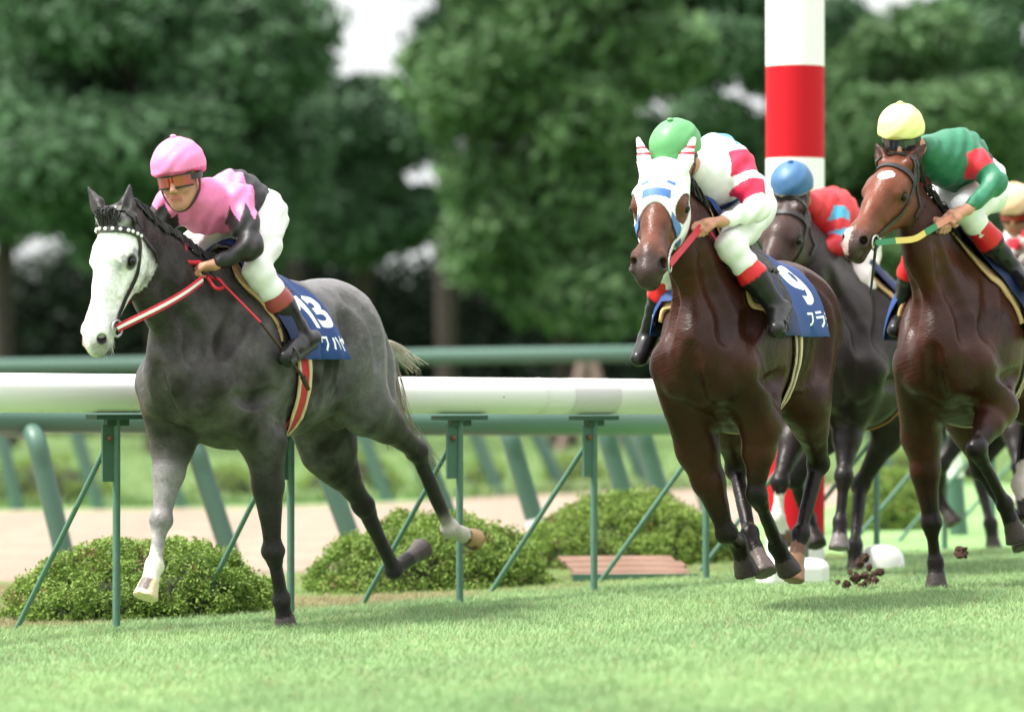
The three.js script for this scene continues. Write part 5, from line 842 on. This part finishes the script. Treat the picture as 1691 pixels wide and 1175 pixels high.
// ---------------------------------------------------------------- the bay horse at the right
{
  const F = new Frame(1587, 21.8, 20, groundY(2.23) + 0.02);
  const poll = F.s(1484, 264, 0.6), muz = F.s(1400, 392, 1.06);
  const c = { label: 'bright bay racehorse with a white star turning its head, cut by the right edge', dy: 0.115, poll, head: headOf(poll, muz, -0.1), cell: 0.0115, hcell: 0.0065, spec: 0.42, rough: 0.36, hw: 1.12,
    legs: [
      { front: true, t: -0.13, p: [F.s(1522, 722, 0.08), F.s(1538, 862, 0.02), F.s(1545, 928, -0.02), F.s(1547, 972, 0.0)] },
      { front: true, t: 0.14, p: [F.s(1648, 672, 0.16), F.s(1612, 740, 0.42), F.s(1660, 832, 0.16), F.s(1682, 892, 0.1)] },
      { t: 0.15, p: [F.W(-0.62, 1.06, 0.2), F.s(1700, 690, -0.95), F.s(1684, 800, -0.85), F.s(1700, 858, -0.8)], sock: 1.75, sockCol: [0.6, 0.5, 0.48] },
      { t: -0.15, p: [F.W(-0.55, 1.0, -0.12), F.s(1620, 775, -0.72), F.s(1668, 850, -0.72), F.s(1690, 905, -0.66)] }],
    ears: [{ s: 1, tip: F.s(1532, 236, 0.5), face: [0.8, 0, -0.7] }, { s: -1, tip: F.s(1448, 238, 0.55), face: [0.9, 0, 0.3] }] };
  c.col = bayColor(c, { dark: [0.017, 0.0049, 0.003], light: [0.063, 0.0178, 0.0085], leg: [0.008, 0.005, 0.005], head: [0.18, 0.052, 0.026], headDark: [0.105, 0.032, 0.017], muzzle: [0.05, 0.035, 0.034],
    star: (a, b, e, dp, k) => { if (b > -0.12 && Math.hypot((a - 0.27) * 1.1, (e - 0.03 + 0.25 * (a - 0.27))) < 0.062 + 0.05 * (dp - 0.5)) return [0.75, 0.72, 0.7]; if (a > 0.86 && e < -0.01 && e > -0.09 && b > -0.14) return mix3(k, [0.55, 0.4, 0.36], 0.7); return k; } });
  const G = makeHorse(F, c);
  hairTail(F.W(-1.1, 1.4, 0), [F.W(-1.3, 1.3, 0.0), F.W(-1.45, 1.05, 0), F.W(-1.5, 0.8, 0)], 50, 0.05, 0.003, HAIR_BLACK, G);
  mane(c.B, add(c.poll, [-0.04, -0.02, 0]), F.W(0.1, 1.75, 0), 150, -1, 0.14, HAIR_BLACK, G);
  makeBridle(F, c, { label: 'dark bridle with steel ring and green and yellow rein on the right bay', noseband: false }); const br = scene.children[scene.children.length - 1];
  const [clo, sad] = makeSaddle(F, c, { s0: 0.13, s1: -0.6, ang: 1.55, gs: -0.14, gskew: 0.05, girth: [M_STRAPBR, M_CREAM], flare: 0.035, clothLabel: 'navy blue saddle cloth with tan pad on the right bay', saddleLabel: 'dark racing saddle with brown girth on the right bay', front: (a) => -0.12 * a, tex: {} });
  const handL = F.s(1576, 356, 0.44), handR = F.s(1556, 368, 0.46);
  const J = { label: 'jockey in a green shirt with red armbands and yellow cap on the right bay',
    head: { c: F.s(1489, 232, 0.5), fwd: nrm([0.93, -0.3, -0.15]), up: nrm([0.3, 0.95, -0.04]) },
    j: { neck: F.s(1538, 250, 0.34), chest: F.s(1560, 264, 0.22), pelvis: F.s(1614, 296, -0.2), shL: F.s(1586, 240, 0.16), shR: F.s(1510, 258, 0.24), elL: F.s(1645, 302, 0.2), wrL: F.s(1598, 346, 0.38), haL: handL, elR: F.s(1500, 330, 0.3), wrR: F.s(1530, 362, 0.4), haR: handR, hipL: F.s(1632, 318, -0.14), hipR: F.s(1576, 318, -0.14), knL: F.s(1592, 345, 0.26), knR: F.s(1520, 380, 0.22), anL: F.s(1676, 448, -0.02), anR: F.s(1490, 520, -0.04), toL: F.s(1700, 470, 0.08), toR: F.s(1478, 545, 0.08) },
    palm: { L: [0.3, -0.6, 0.6], R: [0.3, -0.6, -0.6] }, back: F.s(1585, 252, 0.02),
    torso: (h) => h < 0.55 ? [0.016, 0.15, 0.075] : h < 0.68 ? [0.015, 0.014, 0.016] : [0.55, 0.55, 0.57],
    sleeve: (s, h) => h > 0.34 && h < 0.7 ? [0.6, 0.015, 0.03] : [0.016, 0.16, 0.08],
    capCol: (p, y) => [0.8, 0.74, 0.3], capButton: [0.8, 0.74, 0.3], bootTop: [0.58, 0.015, 0.02], topEnd: 0.52, goggles: std(0.02, 0.02, 0.03, 0.08, { clearcoat: 1 }) };
  makeJockey(F, J); stirrup(sad, J.j.toL, F);
  const a = c.bitL, b = handL, mid = add(mix3(a, b, 0.5), [0, -0.045, 0]);
  part('rein', ribbon([a, mix3(a, mid, 0.5)], 0.03, 0.006, [0, 1, 0.2], 8), std(0.03, 0.2, 0.09, 0.5), br); part('rein', ribbon([mix3(a, mid, 0.45), mid, mix3(mid, b, 0.3)], 0.03, 0.006, [0, 1, 0.2], 16), std(0.68, 0.5, 0.12, 0.5), br); part('rein', ribbon([mix3(mid, b, 0.25), mix3(mid, b, 0.55)], 0.032, 0.007, [0, 1, 0.2], 8), std(0.03, 0.2, 0.09, 0.5), br); part('rein', ribbon([mix3(mid, b, 0.5), b], 0.03, 0.006, [0, 1, 0.2], 8), std(0.6, 0.24, 0.16, 0.5), br);
  const w = F.thing('whip', 'dark whip hanging down beside the right bay\'s mouth', 'whip'), w0 = F.s(1446, 392, 0.92); part('shaft', rod(F.s(1447, 404, 0.93), F.s(1438, 486, 0.93), 0.008, 0.006), M_BLACK, w);
}
// ---------------------------------------------------------------- the last rider, at the right edge
{
  const F = new Frame(1730, 26.4, 15, groundY(3)); const h = HORSE_C.clone(); h.name = numbered('racehorse'); tag(h, 'dark racehorse hidden behind the right bay at the edge of the picture', 'horse', 'racehorses galloping past'); h.position.set(...F.o); h.rotation.y = F.ry; scene.add(h);
  const W = (s, y, t) => F.W(s, y + 0.06, t);
  const J = { label: 'jockey in white with red spots and pale orange cap at the right edge', fine: 0.009, cell: 0.011,
    head: { c: F.s(1676, 352, 0.45), fwd: nrm([0.9, -0.4, 0]), up: nrm([0.4, 0.9, 0]) },
    j: { neck: W(0.28, 2.0, 0), chest: W(0.17, 1.95, 0), pelvis: W(-0.24, 1.95, 0), shL: W(0.14, 1.97, 0.16), shR: W(0.16, 1.97, -0.16), elL: W(0.24, 1.74, 0.25), wrL: W(0.42, 1.72, 0.1), haL: W(0.48, 1.72, 0.05), elR: W(0.24, 1.74, -0.25), wrR: W(0.42, 1.72, -0.1), haR: W(0.48, 1.72, -0.05), hipL: W(-0.2, 1.9, 0.1), hipR: W(-0.2, 1.9, -0.1), knL: W(0.12, 1.7, 0.22), knR: W(0.12, 1.7, -0.22), anL: W(-0.13, 1.38, 0.32), anR: W(-0.13, 1.38, -0.32), toL: W(0, 1.3, 0.34), toR: W(0, 1.3, -0.34) },
    palm: { L: [0.2, -0.6, 0.6], R: [0.2, -0.6, -0.6] },
    torso: (h, p) => ((Math.floor(p[0] * 9 + 50) + Math.floor(p[1] * 9)) % 2 ? [0.6, 0.03, 0.06] : [0.78, 0.76, 0.74]), sleeve: (s, h, p) => { const a = ((p[0] * 10 + 50) % 1) - 0.5, b = ((p[1] * 10 + 50) % 1) - 0.5; return Math.abs(a) + Math.abs(b) < 0.42 ? [0.6, 0.03, 0.06] : [0.78, 0.76, 0.74]; },
    capCol: () => [0.75, 0.5, 0.3], capButton: [0.75, 0.5, 0.3] };
  makeJockey(F, J);
}
// ---------------------------------------------------------------- clods of turf kicked up
{
  const m = std(0.045, 0.02, 0.012, 1, { flatShading: true }), shapes = [0, 1, 2, 3].map((k) => { const g = new THREE.IcosahedronGeometry(1, 2), P = g.attributes.position; for (let i = 0; i < P.count; i++) { const f = 0.35 + 1.3 * fbm(P.getX(i) * 2.6 + k * 9, P.getY(i) * 2.6, P.getZ(i) * 2.6, 2); P.setXYZ(i, P.getX(i) * f * 1.2, P.getY(i) * f * 0.8, P.getZ(i) * f); } return g; });
  const spots = [[1404, 952], [1420, 938], [1428, 958], [1436, 945], [1446, 965], [1412, 968], [1424, 975], [1440, 978], [1398, 974], [1452, 952], [1430, 928], [1588, 920], [1384, 970], [1458, 978], [1416, 960], [1434, 968], [1408, 962], [1442, 956], [1586, 975], [1600, 985]];
  spots.forEach(([x, y], i) => { const o = part(numbered('turf_clod'), shapes[i % 4], m, scene); const k = i === 11 ? 0.035 : rr(0.012, 0.027); o.scale.set(k * rr(0.8, 1.4), k, k); o.rotation.set(rnd() * 6, rnd() * 6, i === 11 ? -0.6 : rnd() * 6); o.position.set(...at(x, y - 8, rr(21.9, 22.5)));
    tag(o, i === 11 ? 'single brown clod flying right of the right bay\'s planted foreleg' : 'small brown clod of earth kicked up at the dark horse\'s hind hoof', 'clod', i === 11 ? null : 'clods of earth kicked up'); });
}
renderer.render(scene, camera);
